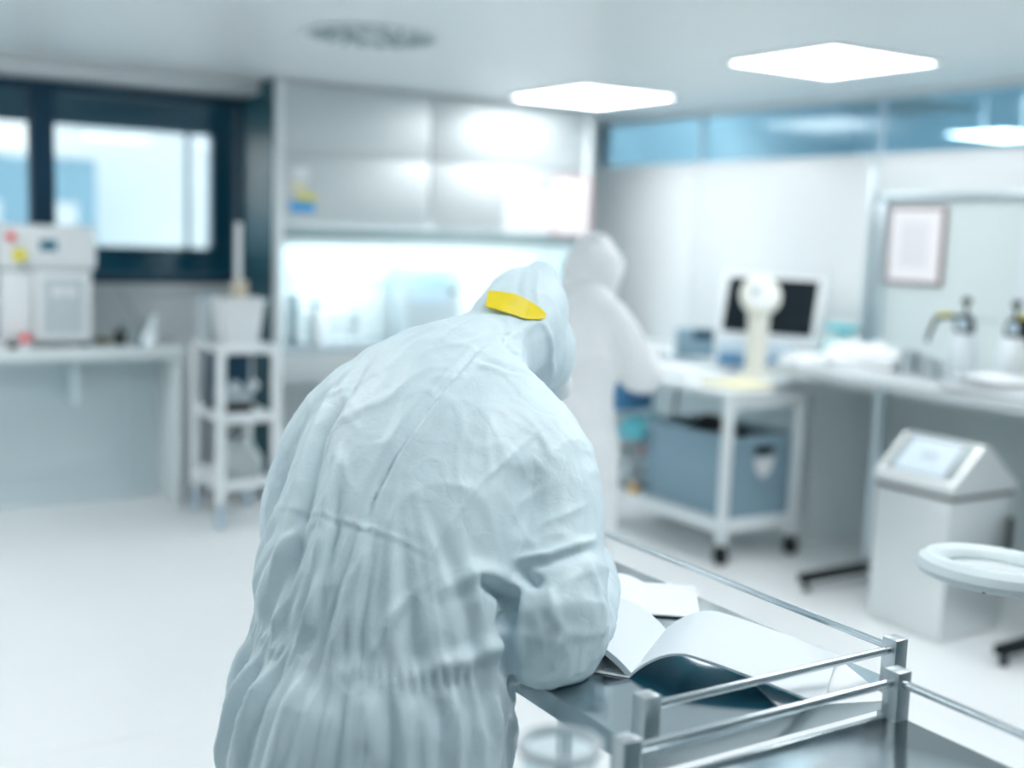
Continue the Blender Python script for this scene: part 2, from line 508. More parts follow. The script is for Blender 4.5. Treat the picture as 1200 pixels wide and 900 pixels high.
# right wall: white panels, transom glass above, framed bay
PZ = 2.105
wr = struct(MB().box(XR + 0.03, XR + 0.12, YF, YB, 0, PZ - 0.01).box(XR, XR + 0.12, YF, YB, ZC - 0.03, ZC + 0.1).obj('wall_right', JOINT))
ys = [YF, -1.4, 0.2, 1.7, 2.95, 4.46, 5.95, YB]
for a, b in zip(ys, ys[1:]):
    if a == 2.95:
        MB().box(XR, XR + 0.03, a + 0.004, b - 0.004, 1.90, PZ - 0.01, 0.002).obj('wall_panel', WALLW, wr)
        MB().box(XR + 0.015, XR + 0.03, a + 0.03, b - 0.11, 0.0, 1.87).obj('bay_panel', WALLG, wr)
    else:
        MB().box(XR, XR + 0.03, a + 0.004, b - 0.004, 0.0, PZ - 0.01, 0.002).obj('wall_panel', WALLW, wr)
t3 = struct(MB().box(XR - 0.015, XR + 0.03, 2.95, 4.40, 1.868, 1.905, 0.003).obj('trim_3', ALU))
MB().box(XR - 0.02, XR + 0.03, 4.345, 4.395, 0.0, 1.868, 0.003).obj('upright', ALU, t3)
MB().box(XR - 0.012, XR + 0.03, 4.435, 4.47, 0.0, PZ, 0.003).obj('upright', ALU, t3)
w3 = struct(MB().box(XR - 0.01, XR + 0.10, YF, YB, PZ - 0.01, PZ + 0.015).obj('window_3', WALLW))
for a, b in zip(ys, ys[1:]):
    MB().box(XR + 0.04, XR + 0.05, a + 0.012, b - 0.012, PZ + 0.015, ZC - 0.03).obj('pane', PANEB, w3)
    MB().box(XR + 0.03, XR + 0.06, b - 0.012, b + 0.012, PZ + 0.015, ZC - 0.03).obj('mullion', LBLUE, w3)
# corridor beyond the transom
BLUEW = mat('corridor_blue_wall', (0.62, 0.80, 0.88), 0.6, noise_amt=0.05, noise_scale=1.5)
struct(MB().box(10.5, 10.6, YF, 9.6, 0, 3.5).obj('wall_corridor', BLUEW))
struct(MB().box(XR + 0.12, 10.5, 9.5, 9.6, 0, 3.5).box(XR + 0.12, 10.5, YF - 0.1, YF, 0, 3.5).box(XR + 0.12, XR + 0.2, YF, 9.5, ZC + 0.1, 3.5).obj('wall_corridor_ends', BLUEW))
struct(MB().box(XR + 0.12, 10.5, YF, 9.6, -0.1, 0).obj('floor_corridor', FLOOR))
struct(MB().box(XR + 0.12, 10.5, YF, 9.6, 3.4, 3.5).obj('ceiling_corridor', BLUEW))

# ------------------------------------------------------------------ ceiling lights and vents
LIGHTC = mat('corridor_diffuser', (0.95, 0.98, 1), 0.5, emit=(0.85, 0.97, 1.0), estr=LAMP * 0.85, noise_amt=0.01, noise_scale=4)
def ceiling_light(x0, x1, y0, y1, z, label, group='ceiling light panels'):
    t = thing('ceiling_light', label, 'light', ((x0 + x1) / 2, (y0 + y1) / 2, z), 0, group)
    hx, hy = (x1 - x0) / 2, (y1 - y0) / 2
    f = MB()
    f.box(-hx - 0.025, hx + 0.025, -hy - 0.025, -hy, -0.012, 0).box(-hx - 0.025, hx + 0.025, hy, hy + 0.025, -0.012, 0)
    f.box(-hx - 0.025, -hx, -hy, hy, -0.012, 0).box(hx, hx + 0.025, -hy, hy, -0.012, 0)
    f.obj('frame', WHITE, t)
    MB().box(-hx, hx, -hy, hy, -0.008, 0).obj('diffuser', LIGHTC if x0 > XR else LIGHTP, t)
    return t
ceiling_light(3.76, 4.42, 3.55, 4.20, ZC, 'bright square ceiling light nearest the camera, right of centre')
ceiling_light(3.80, 4.46, 5.42, 6.20, ZC, 'bright square ceiling light just in front of the steel cabinet')
for x, y, lb in ((0.30, 3.1, 'added ceiling light beyond the worker, unseen above the frame'), (1.30, 0.95, 'added ceiling light above the steel carts, unseen above the frame'),
                 (2.9, 1.7, 'added ceiling light between the carts and the waste bin, unseen above the frame'),
                 (4.1, 1.75, 'ceiling light over the near end of the steel bench, above the frame'),
                 (0.22, 5.3, 'added ceiling light, unseen left of the frame, near the lab bench'), (-1.5, 3.2, 'added ceiling light, unseen left of the frame, beside the worker'),
                 (-1.6, 5.6, 'added ceiling light far left in the room, unseen outside the frame')):
    ceiling_light(x - 0.33, x + 0.33, y - 0.33, y + 0.33, ZC, lb)  # all unseen; most added to brighten the worker, carts and floor
cl_ = ceiling_light(7.6, 8.3, 5.45, 6.0, 2.5, 'small lit light seen through the blue transom glass')
for xx in (-0.25, 0.25):
    MB().cyl((xx, 0, 0), (xx, 0, 0.9), 0.006, n=8).obj('hanger', WHITE, cl_)
for x, y, lb in ((6.0, 1.6, 'added corridor light hidden above the transom glass, nearest'), (6.0, 4.2, 'added corridor light hidden above the transom glass, second'), (6.3, 8.6, 'added corridor light hidden above the transom glass, farthest'), (8.3, 8.5, 'added corridor light hidden above the transom glass, far right')):
    ceiling_light(x - 0.3, x + 0.3, y - 0.5, y + 0.5, 3.4, lb)  # unseen lamps added to brighten the corridor behind the glass
v = thing('swirl_air_diffuser', 'round swirl air diffuser in the white ceiling', 'vent', (2.2, 4.77, ZC))
MB().lathe([(0.30, 0), (0.315, -0.006), (0.30, -0.012), (0.285, -0.006), (0.285, 0)], n=48).obj('rim', CEIL, v)
MB().lathe([(0.0, -0.004), (0.285, -0.004), (0.285, 0), (0, 0)], n=40).obj('plate', CEIL, v)
for ring, (ra, rb, n_) in enumerate(((0.07, 0.16, 12), (0.175, 0.275, 20))):
    for k in range(n_):
        a0 = 2 * pi * k / n_
        a1 = a0 + (0.42 if ring == 0 else 0.30) * (1 if ring == 0 else -1)
        s_ = MB()
        wd = 0.010
        p0 = Vector((ra * cos(a0), ra * sin(a0), -0.008)); p1 = Vector((rb * cos(a1), rb * sin(a1), -0.008))
        d = (p1 - p0).normalized(); nrm = Vector((-d.y, d.x, 0)) * wd
        s_.hull([p0 - nrm, p1 - nrm, p1 + nrm, p0 + nrm], [q + Vector((0, 0, 0.006)) for q in (p0 - nrm, p1 - nrm, p1 + nrm, p0 + nrm)])
        s_.obj('slot', VENTD, v, smooth=False)
v2 = thing('square_vent', 'grey square air vent seen through the blue transom glass', 'vent', (5.9, 4.95, 2.5))
MB().box(-0.3, 0.3, -0.28, 0.28, -0.03, 0, 0.004).obj('plate', VENTD, v2)
MB().box(-0.12, 0.12, -0.12, 0.12, 0, 0.9).obj('duct', WHITE, v2)
for k in range(5):
    MB().box(-0.27, 0.27, -0.25 + k * 0.11, -0.20 + k * 0.11, -0.045, -0.03).obj('louvre', GPLAS, v2)

# ================================================================== STEEL CABINET (laminar flow hood)
HX0, HX1, HY0, HY1 = 2.39, 4.60, 6.44, 7.03
h = thing('laminar_flow_cabinet', 'tall stainless laminar flow cabinet with a brightly lit work opening', 'cabinet', (HX0, HY0, 0))
W, D = HX1 - HX0, HY1 - HY0
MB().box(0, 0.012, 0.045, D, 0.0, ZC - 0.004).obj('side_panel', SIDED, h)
MB().box(W - 0.02, W, 0.02, D, 0.0, ZC - 0.004).obj('side_panel', STEELP, h)
MB().box(0, 0.045, 0, 0.045, 0, ZC - 0.004, 0.004).obj('corner_post', WHITE, h)
MB().box(W - 0.045, W, 0, 0.045, 0, ZC - 0.004, 0.004).obj('corner_post', WHITE, h)
MB().box(0.012, W - 0.02, D - 0.02, D, 0.0, ZC - 0.004).obj('back_panel', WHITE, h)
MB().box(0.012, W - 0.02, 0.04, D - 0.02, ZC - 0.03, ZC - 0.004).obj('top_panel', STEELP, h)
MB().box(0.012, W - 0.02, 0.05, D - 0.02, 1.66, 1.70).obj('canopy_base', WHITE, h)
jx = 3.39 - HX0
for (xa, xb) in ((0.048, jx - 0.003), (jx + 0.003, W - 0.048)):
    MB().box(xa, xb, 0.012, 0.03, 2.04, ZC - 0.01, 0.003).obj('upper_panel', STEELP, h)
    MB().box(xa, xb, 0.008, 0.028, 1.62, 2.034, 0.003).obj('front_panel', STEELP, h)
MB().box(0.048, W - 0.048, 0.02, 0.06, 1.545, 1.615).obj('shadow_rail', VENTD, h)  # dark strip standing in for the shade in the slot
MB().box(0.048, W - 0.048, 0.005, 0.05, 1.505, 1.54, 0.004).obj('sash_handle', STEELP, h)
MB().box(0.05, W - 0.05, 0.05, 0.056, 1.25, 1.505).obj('sash', SASH, h)
for k in range(2):
    x0 = 0.12 + k * (W - 0.1) / 2
    MB().cyl((x0, 0.12, 1.64), (x0 + 0.92, 0.12, 1.64), 0.018, n=12).obj('lamp_tube', HOODL, h)
MB().box(0.012, W - 0.02, 0.02, D - 0.02, 0.86, 0.90, 0.004).obj('work_surface', STEEL, h)
MB().box(0.02, W - 0.02, 0.01, 0.03, 0.70, 0.86, 0.003).obj('front_apron', STEELP, h)
for x in (0.0, W - 0.05):
    MB().box(x, x + 0.05, D - 0.07, D - 0.02, 0.0, 0.86).obj('rear_leg', WHITE, h)
# sticker group on the panel
st = MB().box(0.085, 0.235, 0.002, 0.008, 1.70, 1.755).obj('sticker', BLUES, h); st['label'] = 'bright blue sticker'
st = MB().box(0.13, 0.245, 0.002, 0.008, 1.765, 1.80).obj('sticker', YELLOWP, h); st['label'] = 'yellow sticker'
st = MB().box(0.09, 0.185, 0.002, 0.008, 1.82, 1.865).obj('sticker', YPAPER, h); st['label'] = 'pale yellow sticker'
st = MB().box(0.10, 0.20, 0.002, 0.008, 1.88, 1.96).obj('sticker', PAPER, h); st['label'] = 'white sticker'
# notices taped on the front
n1 = thing('paper_notice', 'wide white paper notice on the steel cabinet front', 'paper', (3.93, HY0, 1.62), 0, 'notices on the cabinet')
MB().box(0, 0.36, -0.001, 0.004, 0, 0.27).obj('sheet', PAPER, n1)
for k in range(6):
    MB().box(0.04, 0.30 - 0.03 * (k % 3), -0.002, 0, 0.04 + k * 0.035, 0.048 + k * 0.035).obj('printed_line', INK, n1)
n2 = thing('paper_notice', 'tall white notice with a thin red border on the cabinet right end', 'paper', (4.305, HY0, 1.62), 0, 'notices on the cabinet')
MB().box(0, 0.29, -0.004, 0.0005, 0, 0.375).obj('sheet', PAPER, n2)
for a in ((0.0, 0.29, 0, 0.008), (0, 0.29, 0.367, 0.375), (0, 0.008, 0.008, 0.367), (0.282, 0.29, 0.008, 0.367)):
    MB().box(a[0], a[1], -0.006, -0.003, a[2], a[3]).obj('border', REDP, n2)
# goods inside
gi = thing('sample_rack', 'white sample rack inside the lit cabinet opening', 'rack', (2.85, 6.80, 0.90))
MB().box(-0.22, 0.22, -0.08, 0.08, 0.18, 0.20).box(-0.22, 0.22, -0.08, 0.08, 0, 0.015).obj('shelf', WHITE, gi)
for sx in (-0.21, 0.21):
    MB().box(sx - 0.01, sx + 0.01, -0.08, 0.08, 0, 0.30).obj('end_plate', WHITE, gi)
bt = thing('bottle', 'round white bottle at the left of the lit cabinet', 'bottle', (2.72, 6.62, 0.90))
MB().lathe([(0, 0), (0.055, 0), (0.058, 0.02), (0.058, 0.17), (0.03, 0.21), (0.028, 0.24), (0, 0.24)]).obj('body', WPLAS, bt)
MB().lathe([(0.032, 0.235), (0.034, 0.24), (0.034, 0.27), (0, 0.275)]).obj('cap', LBLUE, bt)
bx_ = thing('control_unit', 'grey instrument box behind the bowed head in the lit cabinet', 'instrument', (3.55, 6.80, 0.90))
MB().box(-0.2, 0.2, -0.13, 0.13, 0.0, 0.48, 0.01).obj('housing', GPLAS, bx_)
MB().box(-0.15, 0.10, -0.137, -0.128, 0.25, 0.42).obj('display', LBLUE, bx_)
MB().cyl((0.14, -0.13, 0.33), (0.14, -0.15, 0.33), 0.02).obj('knob', BLACK, bx_)

# ================================================================== LEFT BENCH
b = thing('lab_bench', 'long pale blue grey lab bench with end panel under the dark window', 'bench', (0, 6.445, 0))
MB().box(-1.6, 1.865, 0.0, 0.60, 0.86, 0.925, 0.006).obj('worktop', BENCH, b)
MB().box(1.815, 1.855, 0.02, 0.58, 0.0, 0.86, 0.003).obj('end_panel', BENCH, b)
MB().box(-1.6, -1.56, 0.02, 0.58, 0.0, 0.86, 0.003).obj('end_panel', BENCH, b)
MB().box(-1.56, 1.815, 0.42, 0.44, 0.0, 0.86).obj('back_panel', BENCHU, b)
MB().box(-1.56, 1.815, 0.405, 0.42, 0.17, 0.205).obj('rail', BENCHU, b)
MB().box(-1.56, 1.815, 0.40, 0.42, 0.0, 0.09).obj('plinth', BENCHU, b)
MB().box(1.62, 1.66, 0.38, 0.42, 0.0, 0.86).obj('upright', BENCHU, b)
MB().box(1.29, 1.305, 0.05, 0.42, 0.60, 0.86).obj('bracket', BENCHU, b)

# analyser
a = thing('benchtop_analyser', 'grey white benchtop analyser with small blue display and colour knobs', 'machine', (0.93, 6.55, 0.925))
MB().box(0.0, 0.485, 0, 0.38, 0.42, 0.648, 0.012).obj('head_unit', WPLAS, a)
MB().box(0.0, 0.465, 0.02, 0.38, 0.02, 0.42, 0.008).obj('housing', GPLAS, a)
MB().box(0.0, 0.15, -0.015, 0.03, 0.03, 0.40, 0.006).obj('side_door', WPLAS, a)
dr = MB().box(0.16, 0.45, -0.02, 0.02, 0.035, 0.41, 0.008).obj('door', WPLAS, a)
MB().box(0.20, 0.41, -0.026, -0.018, 0.07, 0.37, 0.006).obj('door_inset', GPLAS, dr)
MB().lathe([(0.0, 0.012), (0.05, 0.012), (0.055, 0.006), (0.085, 0.006), (0.09, 0.0), (0, 0)], n=32).obj('dial_plate', GPLAS, dr).matrix_local = Matrix.Translation((0.305, -0.026, 0.24)) @ Matrix.Rotation(pi / 2, 4, 'X')
for dx in (-0.03, 0.035):
    MB().lathe([(0.0, 0.02), (0.026, 0.02), (0.03, 0.012), (0.03, 0.0), (0, 0)], n=20).obj('roller', WPLAS, dr).matrix_local = Matrix.Translation((0.305 + dx, -0.03, 0.30)) @ Matrix.Rotation(pi / 2, 4, 'X')
ds = MB().box(0.16, 0.31, -0.008, 0.004, 0.455, 0.61, 0.004).obj('control_panel', WPLAS, a)
MB().box(0.195, 0.28, -0.013, -0.006, 0.515, 0.57).obj('display', LCD, ds)
k_ = MB().cyl((0.052, -0.03, 0.585), (0.052, 0.0, 0.585), 0.023, n=20).obj('knob', REDP, a); k_['label'] = 'red emergency knob'
k_ = MB().cyl((0.09, -0.04, 0.49), (0.09, 0.0, 0.49), 0.034, 0.026, n=20).obj('knob', YELLOWP, a); k_['label'] = 'yellow rotary knob'
k_ = MB().cyl((0.11, -0.02, 0.435), (0.11, 0.0, 0.435), 0.018, n=16).obj('knob', GBAG, a); k_['label'] = 'grey knob'
for x in (0.05, 0.43):
    for y in (0.05, 0.33):
        MB().cyl((x, y, 0), (x, y, 0.025), 0.018, n=12).obj('foot', RUBBER, a)

rp = thing('red_jar', 'small red capped jar at the foot of the analyser', 'jar', (1.035, 6.485, 0.925))
MB().lathe([(0, 0), (0.024, 0), (0.026, 0.03), (0.022, 0.045), (0, 0.045)]).obj('body', PINK, rp)
MB().lathe([(0.027, 0.04), (0.028, 0.045), (0.028, 0.078), (0, 0.08)]).obj('cap', REDP, rp)
bk = thing('black_tool', 'flat black tool lying at the left end of the bench', 'tool', (0.955, 6.50, 0.925))
MB().box(-0.10, 0.04, -0.02, 0.02, 0, 0.03, 0.008).obj('handle', BLACK, bk)
MB().cyl((0.04, 0, 0.015), (0.065, 0, 0.015), 0.006).obj('shaft', STEEL, bk)
cl = thing('folded_wipe', 'crumpled white wipe at the left edge of the bench', 'cloth', (0.885, 6.475, 0.925))
MB().blob((0, 0, 0), (0.055, 0.03, 0.03), 0.3, 3).obj('cloth', CLOTH, cl)
ov = thing('tubing_coil', 'olive brown coil of tubing beside the analyser', 'tubing', (1.47, 6.62, 0.925))
c_ = []
for k in range(90):
    t_ = k / 90 * 2 * pi * 3
    c_.append((0.05 * cos(t_) * (1 + 0.06 * sin(t_ * 0.7)), 0.045 * sin(t_), 0.012 + 0.022 * k / 90 + 0.006 * sin(t_ * 1.3)))
MB().tube(c_, 0.008, 8).obj('coil', OLIVE, ov)
cp = thing('clamp', 'small black clamp with round steel end on the bench', 'clamp', (1.545, 6.58, 0.925))
MB().box(-0.025, 0.025, -0.02, 0.02, 0, 0.09, 0.008).obj('block', BLACK, cp)
MB().cyl((0.015, -0.05, 0.10), (0.015, -0.01, 0.10), 0.024, n=20).obj('round_end', STEELR, cp)
wd_ = thing('steel_scoop', 'shiny steel wedge shaped scoop standing on the bench', 'scoop', (1.70, 6.60, 0.925))
MB().hull([(-0.06, -0.05, 0.0), (0.02, -0.07, 0.0), (0.02, 0.05, 0.0), (-0.06, 0.05, 0.0)], [(0.02, -0.02, 0.17), (0.045, -0.03, 0.17), (0.045, 0.03, 0.17), (0.02, 0.03, 0.17)]).obj('blade', STEELR, wd_)
MB().tube([(0.04, 0.02, 0.02), (0.10, 0.04, 0.04), (0.14, 0.05, 0.008)], 0.008).obj('handle', STEELR, wd_)
gb = thing('glass_beaker', 'small clear glass beaker between the clamp and the scoop', 'beaker', (1.625, 6.53, 0.925))
MB().lathe([(0, 0.003), (0.03, 0.003), (0.03, 0.075), (0.034, 0.08), (0.028, 0.075), (0.027, 0.006), (0, 0.006)]).obj('vessel', GLASS, gb)
hs = thing('hose', 'thin grey hose hanging from the window frame to the bench', 'hose', (1.62, 6.96, 0.925))
MB().tube([(0, 0.0, 0.30), (0.05, -0.02, 0.22), (0.10, -0.05, 0.12), (0.17, -0.08, 0.05), (0.22, -0.10, 0.008)], 0.008).obj('tube', GPLAS, hs)

# ================================================================== LEFT TROLLEY
t = thing('tubular_trolley', 'white tubular trolley on casters beside the lab bench', 'trolley', (1.88, 5.90, 0))
TW, TD = 0.345, 0.50
def end_frame(y):
    m = MB()
    zt = 0.98
    m.tube([(0.02, y, 0.13), (0.02, y, zt - 0.07)] + [(0.02 + 0.05 * (1 - cos(q)), y, zt - 0.07 + 0.05 * sin(q)) for q in (pi / 8, pi / 4, 3 * pi / 8)] + [(0.07, y, zt - 0.02), (TW - 0.07, y, zt - 0.02)] +
           [(TW - 0.07 + 0.05 * sin(q), y, zt - 0.07 + 0.05 * cos(q)) for q in (pi / 8, pi / 4, 3 * pi / 8)] + [(TW - 0.02, y, zt - 0.07), (TW - 0.02, y, 0.13)], 0.026, 12)
    return m
for y in (0.02, TD - 0.02):
    end_frame(y).obj('end_frame', WHITE, t)
    for z in (0.225, 0.59):
        MB().cyl((0.02, y, z), (TW - 0.02, y, z), 0.026, n=12).obj('cross_tube', WHITE, t)
for z, nm in ((0.215, 'lower_shelf'), (0.585, 'middle_shelf'), (0.955, 'top_shelf')):
    MB().box(0.02, TW - 0.02, 0.02, TD - 0.02, z - 0.012, z + 0.012).obj(nm, WHITE, t)
    for x in (0.02, TW - 0.02):
        MB().cyl((x, 0.02, z), (x, TD - 0.02, z), 0.020, n=10).obj('side_tube', WHITE, t)
def caster(parent, x, y, htop, r=0.045, fork=GPLAS, wheel=GPLAS):
    f = MB()
    f.cyl((x, y, r * 2 + 0.005), (x, y, htop), r * 0.35, n=10)
    f.box(x - 0.022, x - 0.015, y - r * 0.5, y + r * 0.5, r * 0.7, r * 2 + 0.012).box(x + 0.015, x + 0.022, y - r * 0.5, y + r * 0.5, r * 0.7, r * 2 + 0.012)
    f.box(x - 0.022, x + 0.022, y - r * 0.5, y + r * 0.5, r * 2 + 0.004, r * 2 + 0.014)
    c = f.obj('caster', fork, parent)
    MB().cyl((x - 0.013, y, r), (x + 0.013, y, r), r, n=20).obj('wheel', wheel, c)
for x in (0.02, TW - 0.02):
    for y in (0.02, TD - 0.02):
        caster(t, x, y, 0.14, 0.045, LBLUE, LBLUE)
pl = thing('plastic_pail', 'square white plastic pail on the tubular trolley', 'pail', (2.045, 6.08, 0.967))
MB().hull([(-0.085, -0.08, 0), (0.085, -0.08, 0), (0.085, 0.08, 0), (-0.085, 0.08, 0)], [(-0.115, -0.105, 0.24), (0.115, -0.105, 0.24), (0.115, 0.105, 0.24), (-0.115, 0.105, 0.24)]).obj('tub', WPLAS, pl)
MB().box(-0.125, 0.125, -0.115, 0.115, 0.235, 0.255, 0.006).obj('lid', WPLAS, pl)
pd = thing('stirring_pole', 'upright white pole with a tan collar above the white pail', 'pole', (2.06, 6.12, 1.222))
MB().cyl((0, 0, 0.03), (0, 0, 0.40), 0.018, n=14).obj('shaft', WPLAS, pd)
MB().box(-0.03, 0.045, -0.03, 0.03, 0.0, 0.09, 0.006).obj('collar', TAN, pd)
gc = thing('grey_container', 'grey plastic container beside the white pail', 'container', (1.945, 6.28, 0.967))
MB().box(-0.055, 0.055, -0.06, 0.06, 0, 0.24, 0.01).obj('body', GPLAS, gc)
MB().box(-0.06, 0.06, -0.065, 0.065, 0.24, 0.255, 0.004).obj('lid', LBLUE, gc)
db = thing('dark_bottle', 'dark navy bottle at the right of the white pail', 'bottle', (2.19, 6.22, 0.967))
MB().lathe([(0, 0), (0.032, 0), (0.034, 0.02), (0.034, 0.17), (0.02, 0.21), (0.018, 0.24), (0, 0.24)]).obj('body', NAVY, db)
MB().lathe([(0.021, 0.23), (0.022, 0.235), (0.022, 0.26), (0, 0.262)]).obj('cap', BLACK, db)
pr = thing('steel_pump', 'stainless pump with round fittings on the trolley middle shelf', 'pump', (2.04, 6.12, 0.597))
MB().cyl((-0.10, 0.02, 0.09), (0.09, -0.02, 0.09), 0.055, n=20).obj('barrel', STEELV, pr)
MB().box(-0.08, 0.09, -0.05, 0.06, 0, 0.045, 0.005).obj('base', BLACK, pr)
MB().cyl((-0.04, -0.13, 0.16), (-0.04, -0.02, 0.14), 0.028, n=18).obj('fitting', STEELR, pr)
MB().cyl((0.06, -0.14, 0.16), (0.06, -0.02, 0.12), 0.030, n=18).obj('fitting', STEELR, pr)
MB().box(-0.12, 0.12, 0.07, 0.12, 0.0, 0.32, 0.01).obj('motor', NAVY, pr)
gbg = thing('grey_bag', 'slack grey bag on the trolley lowest shelf', 'bag', (2.08, 6.12, 0.227))
MB().blob((0, 0, 0), (0.105, 0.13, 0.15), 0.25, 5).obj('bag', GBAG, gbg)

# ================================================================== MID CART with crate
c = thing('utility_cart', 'white two-shelf cart on black casters carrying the blue grey crate', 'cart', (3.89, 4.20, 0))
CW, CD = 0.60, 1.05
for x in (0.025, CW - 0.09):
    for y in (0.025, CD - 0.025):
        MB().box(x - 0.022, x + 0.022, y - 0.022, y + 0.022, 0.10, 0.85, 0.004).obj('leg', WHITE, c)
        caster(c, x, y, 0.12, 0.045, BLACK, RUBBER)
MB().box(0, CW, 0, CD, 0.85, 0.88, 0.006).obj('top_shelf', WHITE, c)
MB().box(0.0, CW - 0.065, 0.0, CD, 0.165, 0.215, 0.006).obj('lower_shelf', WHITE, c)
for y in (0.012, CD - 0.03):
    MB().box(0.047, CW - 0.112, y, y + 0.018, 0.79, 0.85).obj('apron', WHITE, c)

cr = thing('storage_crate', 'blue grey plastic crate with a white tag on the cart lower shelf', 'crate', (3.985, 4.27, 0.215))
cw, cd, chh = 0.44, 0.66, 0.42
ix0, ix1 = 0.0, cw
hullb = MB()
for (xa, xb, ya, yb_) in ((0, 0.012, 0, cd), (cw - 0.012, cw, 0, cd), (0.012, cw - 0.012, 0, 0.012), (0.012, cw - 0.012, cd - 0.012, cd)):
    hullb.box(xa, xb, ya, yb_, 0, chh)
hullb.box(0.012, cw - 0.012, 0.012, cd - 0.012, 0, 0.012)
hullb.obj('tub', CRATE, cr)
rim = MB()
rim.box(-0.014, cw + 0.014, -0.014, 0.004, chh - 0.05, chh).box(-0.014, cw + 0.014, cd - 0.004, cd + 0.014, chh - 0.05, chh)
rim.box(-0.014, 0.004, 0.004, cd - 0.004, chh - 0.05, chh).box(cw - 0.004, cw + 0.014, 0.004, cd - 0.004, chh - 0.05, chh)
rim.obj('rim', CRATE, cr)
for k in range(2):
    MB().box(0.005 + k * 0.405, 0.03 + k * 0.405, -0.010, 0.001, 0.0, chh - 0.05).obj('rib', CRATED, cr)
for k in range(2):
    MB().box(-0.010, 0.001, 0.005 + k * 0.62, 0.035 + k * 0.62, 0.0, chh - 0.05).obj('rib', CRATED, cr)
MB().box(0.16, 0.28, -0.018, -0.008, chh - 0.095, chh - 0.055, 0.004).obj('handle_slot', BLACK, cr)
tg = MB().hull([(0.15, -0.019, 0.31), (0.29, -0.019, 0.31), (0.27, -0.019, 0.235), (0.22, -0.019, 0.20), (0.17, -0.019, 0.235)], [(0.15, -0.012, 0.31), (0.29, -0.012, 0.31), (0.27, -0.012, 0.235), (0.22, -0.012, 0.20), (0.17, -0.012, 0.235)]).obj('tag', PAPER, cr, smooth=False)
tg['label'] = 'white pointed tag'
dk = thing('folded_black_sheet', 'folded black sheet lying on top in the crate', 'sheet', (4.10, 4.45, 0.53))
MB().sheet(lambda u, v_: (u * 0.26, v_ * 0.4, 0.08 + 0.035 * sin(u * 4 + 1) * cos(v_ * 3)), 10, 10, 0.02).obj('sheet', BLACK, dk)
# lower shelf, left end: wire basket with bottles and bags
wb = thing('wire_basket', 'wire basket at the left end of the cart lower shelf', 'basket', (3.93, 5.00, 0.215))
m = MB()
for z in (0.01, 0.10, 0.20, 0.28):
    m.tube([(0, 0, z), (0.40, 0, z), (0.40, 0.22, z), (0, 0.22, z)], 0.004, 6, closed=True)
m.obj('hoops', STEELR, wb)
m = MB()
for k in range(9):
    x = 0.40 * k / 8
    m.cyl((x, 0, 0.01), (x, 0, 0.28), 0.003, n=6).cyl((x, 0.22, 0.01), (x, 0.22, 0.28), 0.003, n=6)
for k in range(1, 5):
    y = 0.22 * k / 5
    m.cyl((0, y, 0.01), (0, y, 0.28), 0.003, n=6).cyl((0.40, y, 0.01), (0.40, y, 0.28), 0.003, n=6)
m.box(0, 0.4, 0, 0.22, 0.004, 0.010)
m.obj('uprights', STEELR, wb)
for k, (x, capm, lb) in enumerate(((0.06, BLACK, 'black capped bottle in the wire basket'), (0.16, REDP, 'red capped bottle in the wire basket'), (0.27, WPLAS, 'white capped bottle in the wire basket'))):
    q = thing('reagent_bottle', lb, 'bottle', (3.93 + x, 5.11, 0.226), 0, 'bottles in the wire basket')
    MB().lathe([(0, 0), (0.038, 0), (0.04, 0.01), (0.04, 0.13), (0.018, 0.17), (0.016, 0.19), (0, 0.19)]).obj('body', GLASSR, q)
    MB().lathe([(0.019, 0.185), (0.02, 0.19), (0.02, 0.215), (0, 0.217)]).obj('cap', capm, q)
q = thing('orange_jar', 'small orange jar in front of the wire basket', 'jar', (3.925, 4.965, 0.215))
MB().lathe([(0, 0), (0.025, 0), (0.027, 0.03), (0.02, 0.045), (0, 0.045)]).obj('body', ORANGE, q)
MB().lathe([(0.021, 0.043), (0.022, 0.046), (0.022, 0.062), (0, 0.063)]).obj('cap', TAN, q)
q = tag(MB().blob((0, 0, 0), (0.17, 0.10, 0.09), 0.3, 11).obj('cyan_bag', CYAN), 'crumpled cyan plastic bag on the wire basket', 'bag', None, (4.10, 5.10, 0.498))
q = tag(MB().box(-0.06, 0.06, -0.03, 0.03, 0, 0.05, 0.008).obj('black_pouch', BLACK), 'small black pouch beside the cyan bag', 'pouch', None, (4.25, 4.96, 0.53))
q = thing('blue_box', 'blue box behind the cyan bag under the cart top', 'box', (4.06, 5.19, 0.645))
MB().box(-0.12, 0.12, -0.05, 0.05, 0.0, 0.15, 0.006).obj('body', BLUEP, q)
MB().box(-0.125, 0.125, -0.055, 0.055, 0.15, 0.17, 0.004).obj('lid', BLUEP, q)

# on the cart top
def paper_stack(name, label, x, y, z, w_, d_, hgt, rz, m_, curl=0.0, group=None):
    p = thing(name, label, 'paper', (x, y, z), rz, group)
    MB().sheet(lambda u, v_: ((u - 0.5) * w_, (v_ - 0.5) * d_, hgt / 2 + 0.001 + curl * (abs(2 * u - 1) ** 2) * 0.5 * (1 + v_)), 10, 6, hgt).obj('sheets', m_, p)
    return p
paper_stack('paper_stack', 'thick stack of white papers at the far end of the cart top', 4.16, 4.92, 0.88, 0.36, 0.46, 0.035, 0.15, PAPER)
paper_stack('cream_folder', 'cream folder lying in front on the cart top', 4.12, 4.38, 0.88, 0.30, 0.26, 0.022, 0.1, YPAPER)
ps = thing('loose_sheet', 'loose white sheet curling over the right edge of the cart', 'paper', (4.40, 4.31, 0.88), -0.1)
MB().sheet(lambda u, v_: ((u - 0.5) * 0.30, (v_ - 0.5) * 0.22, 0.014 + 0.02 * sin(pi * u) - 0.0 * v_), 12, 6, 0.012).obj('sheet', PAPERB, ps)
